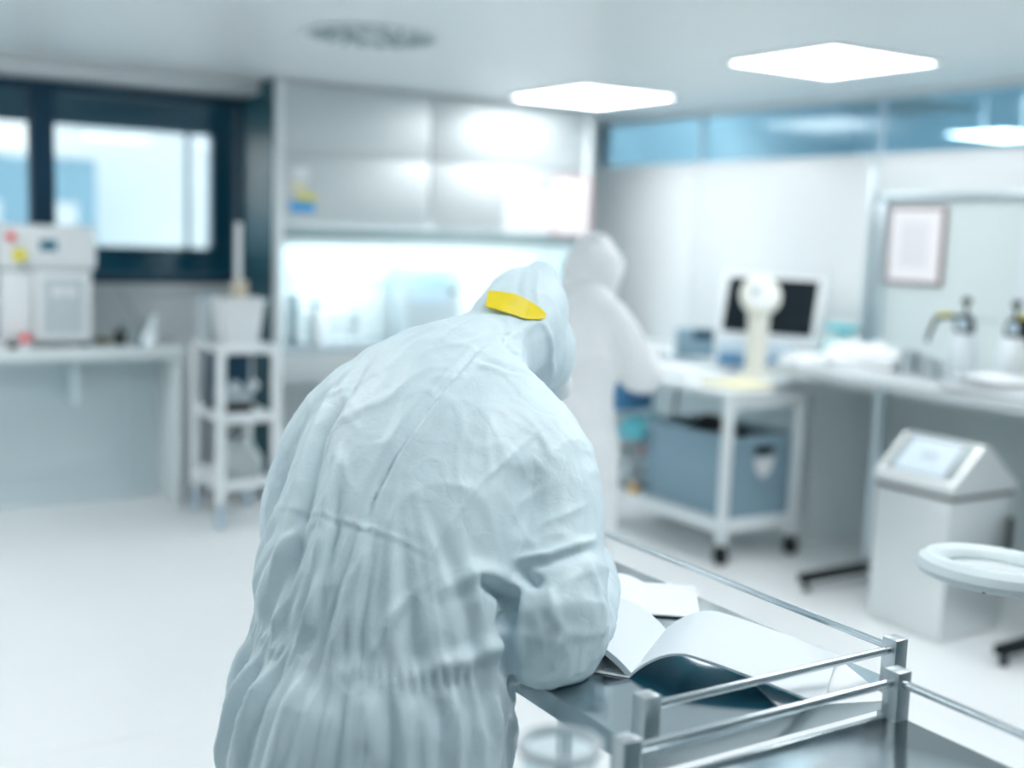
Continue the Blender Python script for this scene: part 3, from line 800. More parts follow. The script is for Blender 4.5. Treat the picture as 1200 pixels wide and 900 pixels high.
pc = thing('paper_cup', 'white cup on the far end of the cart top', 'cup', (4.03, 5.02, 0.917))
MB().lathe([(0, 0.003), (0.028, 0.003), (0.037, 0.095), (0.039, 0.097), (0.035, 0.095), (0.026, 0.006), (0, 0.006)]).obj('cup', WPLAS, pc)
dv = thing('air_sampler', 'cream column shaped air sampler with a round head on the cart', 'instrument', (4.36, 4.52, 0.905), radians(-32))
MB().box(-0.07, 0.07, -0.07, 0.07, -0.024, 0.02, 0.008).obj('foot', CREAM, dv)
MB().lathe([(0.062, 0.02), (0.058, 0.05), (0.055, 0.20), (0.060, 0.37), (0, 0.39)], n=24).obj('column', CREAM, dv)
hd = MB().lathe([(0, 0.0), (0.09, 0.0), (0.105, 0.012), (0.11, 0.035), (0.105, 0.058), (0.09, 0.07), (0.0, 0.07)], n=32).obj('head', CREAM, dv)
hd.matrix_local = Matrix.Translation((0, 0.02, 0.42)) @ Matrix.Rotation(radians(72), 4, 'X')
fc = MB().lathe([(0, 0.0), (0.07, 0.0), (0.075, 0.004), (0.07, 0.008), (0, 0.008)], n=28).obj('grille', WPLAS, hd)
fc.matrix_local = Matrix.Translation((0, 0, 0.069))
MB().cyl((-0.035, 0.01, 0.076), (-0.035, 0.01, 0.086), 0.022, n=16).obj('port', INK, hd)
MB().cyl((0.03, -0.02, 0.076), (0.03, -0.02, 0.084), 0.03, n=16).obj('port', WHITE, hd)
rb = thing('sample_puck', 'small shiny white puck beside the air sampler', 'puck', (4.46, 4.42, 0.905))
MB().lathe([(0, 0), (0.03, 0), (0.032, 0.02), (0.025, 0.04), (0, 0.045)]).obj('puck_body', WPLAS, rb)

# ================================================================== DESK behind the cart, monitor
dsk = thing('side_desk', 'pale grey wall desk under the monitor', 'desk', (4.56, 4.29, 0))
MB().box(0, 0.53, 0, 2.13, 0.88, 0.92, 0.004).obj('desktop', BENCH, dsk)
for y in (0.05, 2.08):
    MB().box(0.06, 0.50, y - 0.02, y + 0.02, 0, 0.88).obj('side_panel', BENCH, dsk)
MB().box(0.48, 0.50, 0.07, 2.06, 0.3, 0.88).obj('modesty_panel', BENCHU, dsk)
mo = thing('monitor', 'white framed monitor with a black screen tilted back on the desk', 'monitor', (4.78, 4.88, 0.92), radians(-62))
MB().lathe([(0, 0), (0.085, 0), (0.085, 0.012), (0.03, 0.02), (0.028, 0.10), (0, 0.10)], n=28).obj('stand', WPLAS, mo)
sc = MB().box(-0.31, 0.31, -0.03, 0.03, 0, 0.43, 0.012).obj('bezel', WPLAS, mo)
sc.matrix_local = Matrix.Translation((0, -0.02, 0.10)) @ Matrix.Rotation(radians(-17), 4, 'X')
MB().box(-0.265, 0.265, -0.034, -0.028, 0.07, 0.395).obj('screen', SCREEN, sc)
MB().box(-0.03, 0.03, -0.033, -0.029, 0.018, 0.03).obj('button_row', GPLAS, sc)
kb = thing('keyboard_case', 'light blue case standing in front of the monitor', 'case', (4.64, 4.80, 0.92), radians(-62))
MB().box(-0.22, 0.22, -0.05, 0.03, 0, 0.06, 0.008).obj('body', BLUEP, kb)
MB().box(-0.22, 0.20, -0.055, 0.025, 0.06, 0.135, 0.008).obj('cover', LBLUE, kb)
q = thing('blue_case', 'blue grey box left of the monitor on the desk', 'box', (4.62, 5.32, 0.92), radians(-32))
MB().box(-0.11, 0.11, -0.06, 0.06, 0, 0.17, 0.006).obj('body', CRATE, q)
MB().box(-0.02, 0.105, -0.066, -0.058, 0.11, 0.165).obj('front_label', NAVY, q)
q = tag(MB().blob((0, 0, 0), (0.12, 0.11, 0.15), 0.35, 21).obj('teal_film_pile', TEALF), 'pile of pale teal plastic film right of the monitor', 'plastic film', None, (4.90, 4.43, 0.92))
q = thing('green_tray', 'small dark green tray on the desk edge behind the loose sheet', 'tray', (4.63, 4.44, 0.92))
MB().box(-0.05, 0.05, -0.06, 0.06, 0, 0.012).obj('base', GREEND, q)
MB().box(-0.05, 0.05, -0.06, -0.05, 0.012, 0.04).box(-0.05, 0.05, 0.05, 0.06, 0.012, 0.04).obj('side', GREEND, q)
q = thing('turquoise_pack', 'small turquoise pack on the teal film pile', 'pack', (4.90, 4.43, 1.15))
MB().box(-0.05, 0.05, -0.08, 0.08, 0, 0.035, 0.01).obj('pack', CYAN, q)
MB().box(-0.04, 0.04, -0.08, 0.08, 0.034, 0.04).obj('label_patch', TEALF, q)

# ================================================================== RIGHT BENCH
rbn = thing('steel_bench', 'grey steel wall bench on black footed legs along the right wall', 'bench', (4.20, 2.55, 0))
BL = 1.72
MB().box(0, 0.90, 0, BL, 0.965, 1.01, 0.004).obj('worktop', STEELP, rbn)
MB().box(0.30, 0.88, 0.03, BL - 0.03, 0.90, 0.965).obj('under_frame', WALLG, rbn)
for y in (0.12, 1.17):
    MB().box(0.19, 0.25, y - 0.022, y + 0.022, 0.085, 0.965, 0.004).obj('leg', ALU, rbn)
    MB().box(-0.24, 0.30, y - 0.025, y + 0.025, 0.045, 0.085, 0.006).obj('foot_bar', BLACK, rbn)
    for x in (-0.20, 0.26):
        MB().cyl((x, y, 0), (x, y, 0.05), 0.018, 0.012, n=12).obj('levelling_foot', BLACK, rbn)
dx = 4.2
q = tag(MB().blob((0, 0, 0), (0.13, 0.24, 0.085), 0.3, 31).obj('white_wipe_heap'  , CLOTH), 'heap of crumpled white wipes on the steel bench', 'cloth', None, (4.62, 4.02, 1.01))
q = tag(MB().blob((0, 0, 0), (0.10, 0.12, 0.045), 0.35, 37).obj('white_cloth', CLOTH), 'small white cloth at the bench left corner', 'cloth', None, (4.33, 4.14, 1.01))
for k, (x, y, hh, r, lb) in enumerate(((4.60, 3.72, 0.105, 0.045, 'tallest dented steel cup by the white wipes'), (4.62, 3.635, 0.085, 0.036, 'steel cup just right of the tallest one'), (4.56, 3.555, 0.075, 0.042, 'low wide steel cup nearest the spray bottles'))):
    q = thing('steel_cup', lb, 'cup', (x, y, 1.01), 0, 'steel cups on the bench')
    MB().lathe([(0, 0.003), (r * 0.93, 0.003), (r, hh), (r * 1.06, hh + 0.003), (r * 0.94, hh), (r * 0.87, 0.007), (0, 0.007)]).obj('bowl', STEELV, q)
    MB().tube([(r * 0.3, -r * 0.98, hh * 0.85), (r * 0.3, -r * 1.5, hh * 0.8), (r * 0.3, -r * 1.5, hh * 0.4), (r * 0.3, -r * 0.95, hh * 0.35)], 0.004).obj('handle', STEELV, q)
q = thing('steel_ball_valve', 'shiny round steel fitting before the left spray bottle', 'fitting', (4.50, 3.36, 1.01))
MB().lathe([(0, 0), (0.028, 0.004), (0.036, 0.03), (0.028, 0.056), (0, 0.06)]).obj('ball', STEELR, q)
MB().cyl((0, 0.03, 0.03), (0, 0.09, 0.03), 0.012).obj('spigot', STEELR, q)
def sprayer(x, y, rz, label, lance):
    s_ = thing('spray_bottle', label, 'bottle', (x, y, 1.01), rz, 'pressure spray bottles')
    MB().lathe([(0, 0), (0.062, 0), (0.066, 0.01), (0.066, 0.15), (0.055, 0.20), (0.035, 0.225), (0.035, 0.24), (0, 0.24)], n=28).obj('body', mat('milky_bottle', (0.74, 0.81, 0.86), 0.35, noise_amt=0.02, noise_scale=8), s_)
    hd = MB().lathe([(0.042, 0.22), (0.045, 0.23), (0.045, 0.265), (0.035, 0.28), (0.035, 0.30), (0.0, 0.305)], n=20).obj('pump_head', BLACK, s_)
    MB().cyl((0, 0, 0.30), (0, 0, 0.36), 0.009).obj('plunger', BLACK, hd)
    MB().lathe([(0, 0.355), (0.02, 0.355), (0.022, 0.37), (0.018, 0.385), (0, 0.388)]).obj('plunger_knob', BLACK, hd)
    MB().cyl((-0.03, -0.045, 0.262), (-0.03, -0.055, 0.262), 0.026, n=18).obj('gauge', LBLUE, hd)
    if lance:
        MB().tube([(-0.03, 0, 0.29), (-0.10, 0, 0.295), (-0.135, 0, 0.285), (-0.16, 0, 0.22), (-0.172, 0, 0.17)], [0.013, 0.012, 0.012, 0.010, 0.008], 10).obj('trigger', BLACK, s_)
        MB().box(-0.13, -0.07, -0.011, 0.011, 0.300, 0.313, 0.003).obj('trigger_lock', YELLOWP, s_)
        MB().cyl((0.03, 0, 0.285), (0.16, 0, 0.275), 0.008, 0.005).obj('nozzle', GPLAS, s_)
    else:
        MB().tube([(0.03, -0.01, 0.30), (0.055, -0.01, 0.29), (0.062, -0.01, 0.25), (0.06, -0.01, 0.15)], [0.018, 0.022, 0.022, 0.018], 10).obj('trigger', BLACK, s_)
        MB().box(0.01, 0.06, -0.022, 0.01, 0.305, 0.322, 0.004).obj('trigger_lock', YELLOWP, s_)
    return s_
sprayer(4.66, 3.47, radians(-32), 'white spray bottle with black pump head and long trigger pointing left', True)
sprayer(4.72, 3.25, radians(-32), 'white spray bottle with black hanging trigger at the right edge', False)
ps = paper_stack('paper_heap', 'white papers spread at the near end of the steel bench', 4.42, 3.08, 1.01, 0.36, 0.42, 0.02, 0.2, PAPER, 0.012)
ps2 = paper_stack('paper_heap', 'upper crooked white sheet on the papers of the steel bench', 4.46, 3.16, 1.052, 0.28, 0.32, 0.006, -0.25, PAPER, 0.012)
yb = thing('yellow_bowl', 'shallow yellow bowl at the right edge of the steel bench', 'bowl', (4.66, 3.03, 1.048))
MB().lathe([(0, 0.0), (0.05, 0.0), (0.085, 0.035), (0.09, 0.04), (0.082, 0.037), (0.048, 0.006), (0, 0.006)], n=28).obj('bowl', YELLOWP, yb)
MB().cyl((0.02, 0.03, 0.006), (0.03, 0.02, 0.16), 0.006).obj('stirrer', TAN, yb)

# pictures on the wall
df = thing('framed_document', 'brown framed printed certificate on the right wall', 'picture', (XR + 0.013, 3.965, 1.42))
MB().box(-0.02, 0.0, 0, 0.36, 0.0, 0.415, 0.003).obj('frame', FRAMEB, df)
MB().box(-0.024, -0.018, 0.018, 0.342, 0.018, 0.397).obj('sheet', PINK, df)
for k in range(12):
    MB().box(-0.0255, -0.0235, 0.08 + 0.012 * (k % 3), 0.28 - 0.015 * (k % 2), 0.10 + k * 0.020, 0.104 + k * 0.020).obj('printed_line', INK, df)
df2 = thing('hanging_sheet', 'pale blue sheet hanging at the right edge of the bay', 'paper', (XR + 0.013, 3.22, 1.36))
MB().box(-0.006, 0, 0, 0.30, 0, 0.46).obj('sheet', PAPERB, df2)
MB().box(-0.008, 0.0, 0.0, 0.30, 0.45, 0.47).obj('hanger', ALU, df2)

# ================================================================== BIN
bn = thing('waste_bin', 'stainless waste bin with sloped lid and white swing flap', 'bin', (3.97, 2.95, 0))
BX, BY = 0.40, 0.385
MB().box(0, BX, 0, BY, 0.0, 0.595, 0.006).obj('body', BINST, bn)
MB().box(0.004, BX + 0.004, -0.006, BY + 0.002, 0.597, 0.625).obj('seal_band', BLACK, bn)
ld = MB()
prof = [(0.0, 0.615), (BX + 0.01, 0.615), (BX + 0.01, 0.65), (0.21, 0.815), (0.17, 0.815), (0.0, 0.66)]
ld.hull([(x, -0.008, z) for x, z in prof], [(x, BY + 0.006, z) for x, z in prof])
lid = ld.obj('lid', BINST, bn, smooth=False)
sl = Vector((0.17, 0, 0.815)) - Vector((0.0, 0, 0.66)); sn = Vector((-sl.z, 0, sl.x)).normalized()
def slope_quad(u0, u1, y0, y1, off, th):
    P = [Vector((0, 0, 0.66)) + sl * u for u in (u0, u1)]
    a_ = [P[0] + Vector((0, y0, 0)), P[1] + Vector((0, y0, 0)), P[1] + Vector((0, y1, 0)), P[0] + Vector((0, y1, 0))]
    return [q + sn * off for q in a_], [q + sn * (off + th) for q in a_]
STEELD = mat('dark_lid_frame', (0.22, 0.26, 0.27), 0.4, metal=0.7, noise_amt=0.08, noise_scale=20)
MB().hull(*slope_quad(0.10, 0.98, 0.015, BY - 0.02, -0.002, 0.006)).obj('flap_frame', STEELD, lid, smooth=False)
flp = MB().hull(*slope_quad(0.12, 0.90, 0.065, BY - 0.065, 0.003, 0.006)).obj('flap', mat('flap_label', (0.66, 0.78, 0.88), 0.4, noise_amt=0.02, noise_scale=9), lid, smooth=False)
for k, (y0, y1) in enumerate(((0.15, 0.168), (0.174, 0.186), (0.192, 0.206), (0.211, 0.222))):
    MB().hull(*slope_quad(0.46, 0.60, y0, y1, 0.0085, 0.001)).obj('label_mark', INK, flp, smooth=False)
MB().box(BX - 0.03, BX - 0.01, -0.03, -0.008, 0.30, 0.50, 0.004).obj('side_handle', BLACK, bn)

# ================================================================== RING MAGNIFIER LAMP
RINGP = mat('lamp_ring_plastic', (0.64, 0.74, 0.77), 0.4, noise_amt=0.02, noise_scale=8)
mg = thing('ring_magnifier_lamp', 'pale grey ring shaped magnifier lamp head at the right edge', 'lamp', (2.40, 1.20, 0))
hdm = MB().lathe([(0.092, 0.0), (0.098, -0.016), (0.125, -0.024), (0.146, -0.018), (0.152, -0.006), (0.147, 0.010), (0.132, 0.021), (0.112, 0.021), (0.098, 0.012), (0.092, 0.0)], n=56).obj('ring_housing', RINGP, mg)
hdm.matrix_local = Matrix.Translation((-0.315, 0.235, 0.968)) @ Matrix.Rotation(radians(3), 4, 'Y')
MB().lathe([(0, 0.004), (0.06, 0.002), (0.0945, -0.004), (0.0945, -0.008), (0.06, -0.010), (0, -0.012)], n=40).obj('lens', mat('milky_lens', (0.80, 0.88, 0.90), 0.12, trans=0.25, ior=1.45, noise_amt=0.01, noise_scale=6), hdm)
for k in range(6):
    a_ = 2 * pi * k / 6 + 0.5
    MB().cyl((0.122 * cos(a_), 0.122 * sin(a_), -0.026), (0.122 * cos(a_), 0.122 * sin(a_), -0.020), 0.004, n=10).obj('screw', BLACK, hdm)
MB().tube([(-0.19, 0.142, 0.965), (-0.13, 0.10, 0.955), (-0.06, 0.05, 0.975), (0.0, 0.0, 0.99)], 0.011, 10).obj('arm', RINGP, mg)
MB().cyl((0, 0, 0.05), (0, 0, 1.02), 0.014, n=14).obj('pole', STEELR, mg)
MB().lathe([(0, 0), (0.02, 0), (0.17, 0.0), (0.17, 0.02), (0.03, 0.05), (0, 0.05)], n=36).obj('base', GPLAS, mg)
MB().lathe([(0.014, 0.97), (0.022, 0.975), (0.022, 1.005), (0.014, 1.01)], n=16).obj('clamp_collar', BLACK, mg)
sb = thing('grey_blue_case', 'blue grey case on the floor right of the waste bin', 'case', (4.46, 2.55, 0))
MB().box(-0.14, 0.22, -0.16, 0.20, 0.0, 0.30, 0.01).obj('body', CRATE, sb)
MB().box(-0.145, 0.225, -0.165, 0.205, 0.30, 0.34, 0.006).obj('lid', CRATED, sb)
MB().box(-0.152, -0.14, -0.04, 0.08, 0.24, 0.28).obj('latch', BLACK, sb)

# ================================================================== FOREGROUND STEEL CARTS
def steel_cart(x, y_end, length, label):
    """x: left edge, y_end: the end towards the neighbour cart; extends +length along y (or - when negative)"""
    t = thing('steel_cart', label, 'cart', (x, y_end, 0), 0, 'stainless instrument carts')
    Wd = 0.545
    ps_ = 0.029
    L = length
    sg = 1 if L > 0 else -1
    y0, y1 = (0, L) if L > 0 else (L, 0)
    for px in (0.0, Wd - ps_):
        for py in (y0, y1 - ps_):
            lg = MB().box(px, px + ps_, py, py + ps_, 0.10, 0.985, 0.0015).obj('post', STEELV, t)
            caster(t, px + ps_ / 2, py + ps_ / 2, 0.11, 0.045, GPLAS, RUBBER)
    ins = 0.004
    MB().box(ins, Wd - ins, y0 + ins, y1 - ins, 0.903, 0.908, 0.001).obj('tray', STEEL, t)
    # lips turned down along the four sides
    MB().box(0.002, 0.006, y0 + ps_, y1 - ps_, 0.872, 0.907).obj('side_lip', STEEL, t)
    MB().box(Wd - 0.006, Wd - 0.002, y0 + ps_, y1 - ps_, 0.872, 0.907).obj('side_lip', STEEL, t)
    MB().box(ps_, Wd - ps_, y0 + 0.003, y0 + 0.010, 0.872, 0.912, 0.001).obj('end_lip', STEEL, t)
    MB().box(ps_, Wd - ps_, y1 - 0.010, y1 - 0.003, 0.872, 0.912, 0.001).obj('end_lip', STEEL, t)
    zr = 0.966
    for py in (y0 + ps_ / 2, y1 - ps_ / 2):
        MB().cyl((ps_, py, zr), (Wd - ps_, py, zr), 0.0065, n=14).obj('rail', STEELR, t)
    MB().cyl((Wd - ps_ / 2, y0 + ps_, zr), (Wd - ps_ / 2, y1 - ps_, zr), 0.0065, n=14).obj('rail', STEELR, t)
    for px in (ps_ / 2, Wd - ps_ / 2):
        MB().cyl((px, y0 + ps_, 0.22), (px, y1 - ps_, 0.22), 0.008, n=10).obj('stretcher', STEELR, t)
    return t
steel_cart(0.985, 1.195, 0.95, 'stainless cart with the open book, the worker leaning over it')
steel_cart(0.873, 1.125, -0.95, 'empty stainless cart in the lower right corner of the picture')

# ---- open book on the cart
bo = thing('open_book', 'open white paged book lying on the steel cart', 'book', (1.135, 1.420, 0.909), radians(-53))
# local x: across the pages (right page = +x), local y: along the spine
BWd, BLn = 0.305, 0.235
def page_surface(side, lift, droop):
    def fn(u, v_):
        x = u * BWd * side
        z = lift * (1 - (1 - min(1, u / 0.30)) ** 2) * (1 - 0.9 * max(0, (u - 0.30) / 0.70) ** 1.2) + 0.004
        z += droop * max(0, u - 0.5) ** 2
        return (x, v_ * BLn, z + 0.006 * sin(v_ * pi) * u)
    return fn
pr_ = MB().sheet(page_surface(1, 0.050, 0.0), 26, 8, 0.004).obj('right_pages', PAPERB, bo)
MB().sheet(lambda u, v_: tuple(Vector(page_surface(-1, 0.045, 0.0)(u, v_))), 22, 8, 0.010).obj('left_pages', PAPERB, bo)
MB().sheet(lambda u, v_: (u * (BWd - 0.012), 0.003 + v_ * (BLn - 0.006), page_surface(1, 0.050, 0)(u, v_)[2] - 0.0030), 26, 6, 0.0012).obj('cover', mat('teal_blue_cover', (0.02, 0.42, 0.60), 0.3, noise_amt=0.1, noise_scale=8), bo)
MB().sheet(lambda u, v_: (-u * (BWd + 0.004), -0.003 + v_ * (BLn + 0.006), 0.0012), 8, 4, 0.0018).obj('cover', PAPER, bo)
# loose sheet under the book and papers behind
ls = thing('document_sheets', 'loose white sheets under the right end of the open book', 'paper', (1.40, 1.30, 0.9085), radians(-20))
MB().sheet(lambda u, v_: ((u - 0.5) * 0.19, (v_ - 0.5) * 0.24, 0.001 + 0.004 * u * v_), 6, 6, 0.0015).obj('sheet', PAPER, ls)
pp = thing('second_booklet', 'white booklet lying behind the open book on the steel cart', 'booklet', (1.33, 1.80, 0.9085), radians(-38))
MB().sheet(lambda u, v_: (u * 0.21, (v_ - 0.5) * 0.20, 0.004 + 0.016 * sin(min(1, u / 0.5) * pi)), 14, 6, 0.003).obj('right_pages', PAPER, pp)
MB().sheet(lambda u, v_: (-u * 0.21, (v_ - 0.5) * 0.20, 0.004 + 0.02 * sin(min(1, u / 0.5) * pi)), 14, 6, 0.003).obj('left_pages', PAPER, pp)

# ---- beaker on a slim stand
sd = thing('round_stand', 'slim steel stand holding the glass cylinder below the frame', 'stand', (0.645, 0.915, 0))
MB().lathe([(0, 0), (0.13, 0), (0.13, 0.012), (0.02, 0.02), (0.018, 0.866), (0.09, 0.874), (0.09, 0.887), (0, 0.887)], n=32).obj('pedestal', STEEL, sd)
MB().lathe([(0.018, 0.30), (0.026, 0.31), (0.026, 0.34), (0.018, 0.35)], n=20).obj('collar', BLACK, sd)
bk_ = thing('glass_cylinder', 'clear glass cylinder with thick rim at the bottom edge', 'glass', (0.645, 0.915, 0.888))
MB().lathe([(0, 0), (0.034, 0), (0.037, 0.004), (0.037, 0.205), (0.041, 0.211), (0.0425, 0.216), (0.041, 0.220), (0.037, 0.221), (0.034, 0.217), (0.034, 0.008), (0, 0.008)], n=48).obj('vessel', pane_mat('thin_clear_glass', (0.93, 0.97, 0.98), 0.03), bk_)
MB().lathe([(0.0372, 0.212), (0.042, 0.2125), (0.0440, 0.217), (0.042, 0.2215), (0.0375, 0.2225), (0.0345, 0.219), (0.0372, 0.212)], n=48).obj('rim', mat('frosted_rim', (0.80, 0.88, 0.91), 0.15, trans=0.35, ior=1.35, noise_amt=0.01, noise_scale=4), bk_)
MB().lathe([(0.0372, 0.10), (0.0375, 0.10), (0.0375, 0.102), (0.0372, 0.102)], n=48).obj('graduation_line', WPLAS, bk_)

# ================================================================== PEOPLE
def loft(chains, n=22):
    """chains of (center, a, b, hint) rings -> one bmesh of closed overlapping lofts"""
    bm = bmesh.new()
    for ch in chains:
        P = [Vector(c[0]) for c in ch]
        rings = []
        N = len(P)
        ext = []
        for i, (c, a, b, hint) in enumerate(ch):
            tg_ = (P[min(i + 1, N - 1)] - P[max(i - 1, 0)]).normalized()
            A = Vector(hint); A = (A - tg_ * A.dot(tg_)).normalized()
            B = tg_.cross(A)
            ext.append((P[i], A, B, tg_, a, b))
        full = []
        p, A, B, T_, a, b = ext[0]
        for q in (80, 60, 40, 20):
            q = radians(q); full.append((p - T_ * min(a, b) * 0.8 * sin(q), A, B, a * cos(q), b * cos(q)))
        for p, A, B, T_, a, b in ext:
            full.append((p, A, B, a, b))
        p, A, B, T_, a, b = ext[-1]
        for q in (20, 40, 60, 80):
            q = radians(q); full.append((p + T_ * min(a, b) * 0.8 * sin(q), A, B, a * cos(q), b * cos(q)))
        for p, A, B, a, b in full:
            rings.append([bm.verts.new(p + A * a * cos(2 * pi * k / n) + B * b * sin(2 * pi * k / n)) for k in range(n)])
        for r0, r1 in zip(rings, rings[1:]):
            for k in range(n):
                bm.faces.new((r0[k], r0[(k + 1) % n], r1[(k + 1) % n], r1[k]))
        bm.faces.new(rings[0][::-1]); bm.faces.new(rings[-1])
    bmesh.ops.recalc_face_normals(bm, faces=bm.faces[:])
    return bm

def dense(ch, step=0.03):
    """catmull-rom resample of a chain"""
    out = []
    N = len(ch)
    for i in range(N - 1):
        p0, p1, p2, p3 = (ch[max(i - 1, 0)], ch[i], ch[i + 1], ch[min(i + 2, N - 1)])
        L = (Vector(p2[0]) - Vector(p1[0])).length
        k = max(1, int(L / step))
        for j in range(k):
            t = j / k
            def cr_(a, b, c, d):
                return 0.5 * ((2 * b) + (-a + c) * t + (2 * a - 5 * b + 4 * c - d) * t * t + (-a + 3 * b - 3 * c + d) * t ** 3)
            c = Vector([cr_(p0[0][q], p1[0][q], p2[0][q], p3[0][q]) for q in range(3)])
            a = cr_(p0[1], p1[1], p2[1], p3[1]); b = cr_(p0[2], p1[2], p2[2], p3[2])
            h_ = Vector(p1[3]).lerp(Vector(p2[3]), t)
            out.append((c, max(a, 0.004), max(b, 0.004), h_))
    out.append(ch[-1])
    return out

def remesh(bm, voxel, smooth_it=4, fac=0.5):
    me = bpy.data.meshes.new('tmp')
    bm.to_mesh(me); bm.free()
    o = bpy.data.objects.new('tmp', me)
    COL.objects.link(o)
    r = o.modifiers.new('r', 'REMESH'); r.mode = 'VOXEL'; r.voxel_size = voxel
    s = o.modifiers.new('s', 'SMOOTH'); s.factor = fac; s.iterations = smooth_it
    dg = bpy.context.evaluated_depsgraph_get()
    dg.update()
    out = bpy.data.meshes.new_from_object(o.evaluated_get(dg))
    bpy.data.objects.remove(o, do_unlink=True)
    bpy.data.meshes.remove(me)
    return out

def arrays(me):
    n = len(me.vertices)
    co = np.empty(n * 3, np.float32); me.vertices.foreach_get('co', co)
    no = np.empty(n * 3, np.float32); me.vertices.foreach_get('normal', no)
    return co.reshape(-1, 3).astype(np.float64), no.reshape(-1, 3).astype(np.float64)

def nz(co, f, seed=0.0):
    """vectorised gradient-like noise through mathutils"""
    return np.array([noise.noise(Vector((x * f[0] + seed, y * f[1] - seed * 0.7, z * f[2] + seed * 1.3))) for x, y, z in co])

def polyline_dist(co, pts):
    best = np.full(len(co), 9.0)
    tb = np.zeros(len(co))
    n = len(pts) - 1
    for i in range(n):
        a = np.array(pts[i]); b_ = np.array(pts[i + 1])
        ab = b_ - a
        t = np.clip(((co - a) @ ab) / (ab @ ab), 0, 1)
        d = np.linalg.norm(co - (a + t[:, None] * ab), axis=1)
        m = d < best
        best[m] = d[m]; tb[m] = (i + t[m]) / n
    return best, tb

def smoothstep(a, b, x):
    t = np.clip((x - a) / (b - a), 0, 1)
    return t * t * (3 - 2 * t)

def finish(me, co, name, material, parent):
    me.vertices.foreach_set('co', co.astype(np.float32).ravel())
    me.polygons.foreach_set('use_smooth', [True] * len(me.polygons))
    me.update()
    me.name = name
    return link(name, me, material, parent)

XH = (1, 0, 0)
def limb(pts, hint=XH, step=0.03):
    return dense([(p, r, r if b is None else b, hint) for p, r, b in [(q[0], q[1], q[2] if len(q) > 2 else None) for q in pts]], step)

def hand(parent, wrist, fwd, up, side, material, scale=1.0, name='glove'):
    """gloved hand: palm, four fingers, thumb; relaxed curl.  side +1 = thumb towards +cross"""
    w_, F, U = Vector(wrist), Vector(fwd).normalized(), Vector(up).normalized()
    S = F.cross(U).normalized() * side            # direction of the thumb side
    s = scale
    ch = []
    ch.append(dense([(w_ - F * 0.05 * s, 0.030 * s, 0.024 * s, S), (w_, 0.029 * s, 0.021 * s, S), (w_ + F * 0.045 * s, 0.041 * s, 0.017 * s, S), (w_ + F * 0.085 * s, 0.041 * s, 0.014 * s, S)], 0.012))
    for k, (off, L, curl) in enumerate(((0.030, 0.072, 0.5), (0.010, 0.080, 0.6), (-0.010, 0.075, 0.7), (-0.029, 0.060, 0.8))):
        p = w_ + F * 0.083 * s + S * off * s
        d = F.copy()
        pts = [(p - F * 0.02 * s, 0.0095 * s, 0.0095 * s, S), (p, 0.0095 * s, 0.0092 * s, S)]
        for j, fr in enumerate((0.45, 0.32, 0.23)):
            d = (d - U * curl * 0.5).normalized()
            p = p + d * L * fr * s
            pts.append((p, (0.0088 - 0.0008 * j) * s, (0.0085 - 0.0008 * j) * s, S))
        ch.append(dense(pts, 0.008))
    p = w_ + F * 0.02 * s + S * 0.028 * s
    d = (F * 0.6 + S * 0.75 - U * 0.25).normalized()
    pts = [(p - d * 0.015 * s, 0.013 * s, 0.012 * s, U), (p, 0.013 * s, 0.012 * s, U)]
    for j, L in enumerate((0.035, 0.032, 0.024)):
        p = p + d * L * s
        pts.append((p, (0.0115 - 0.001 * j) * s, (0.011 - 0.001 * j) * s, U))
        d = (d + F * 0.35 - S * 0.2).normalized()
    ch.append(dense(pts, 0.008))
    me = remesh(loft(ch, 12), 0.0035, 2)
    co, no = arrays(me)
    return finish(me, co, name, material, parent)

# ---------------- main worker (local frame: x = right, y = facing, z = up)
w1 = thing('person', 'person in a white hooded coverall with yellow strap bending over the steel cart', 'person', (0.764, 1.631, 0), -radians(62))
R0 = -0.03
torso = dense([((0.00, -0.03, 0.66), 0.20, 0.17, XH), ((0.00, -0.01, 0.74), 0.245, 0.20, XH), ((-0.003, 0.01, 0.83), 0.252, 0.195, XH),
               ((-0.018, 0.05, 0.94), 0.250, 0.172, XH), ((-0.028, 0.10, 1.03), 0.252, 0.180, XH), ((-0.033, 0.17, 1.14), 0.248, 0.180, XH),
               ((-0.045, 0.24, 1.24), 0.248, 0.165, XH), ((-0.06, 0.315, 1.32), 0.215, 0.140, XH), ((-0.053, 0.40, 1.372), 0.105, 0.098, XH), ((-0.050, 0.46, 1.392), 0.075, 0.085, XH)])
head = dense([((-0.052, 0.43, 1.375), 0.07, 0.085, XH), ((-0.048, 0.50, 1.42), 0.084, 0.100, XH), ((-0.047, 0.565, 1.472), 0.081, 0.094, XH), ((-0.050, 0.603, 1.508), 0.062, 0.066, XH), ((-0.050, 0.628, 1.537), 0.030, 0.032, XH)], 0.02)
face = dense([((-0.050, 0.54, 1.425), 0.080, 0.093, XH), ((-0.050, 0.61, 1.375), 0.082, 0.096, XH), ((-0.050, 0.632, 1.355), 0.070, 0.083, XH)], 0.02)
armR = limb([((0.085, 0.265, 1.275), 0.103), ((0.16, 0.26, 1.215), 0.096), ((0.214, 0.20, 1.10), 0.092), ((0.258, 0.138, 0.985), 0.098), ((0.248, 0.17, 0.972), 0.088), ((0.20, 0.36, 0.982), 0.070), ((0.13, 0.52, 0.98), 0.058)])
armL = limb([((-0.18, 0.25, 1.285), 0.108), ((-0.27, 0.25, 1.20), 0.100), ((-0.315, 0.24, 1.09), 0.092), ((-0.315, 0.26, 1.00), 0.088), ((-0.23, 0.40, 0.985), 0.068), ((-0.12, 0.52, 0.975), 0.056)])
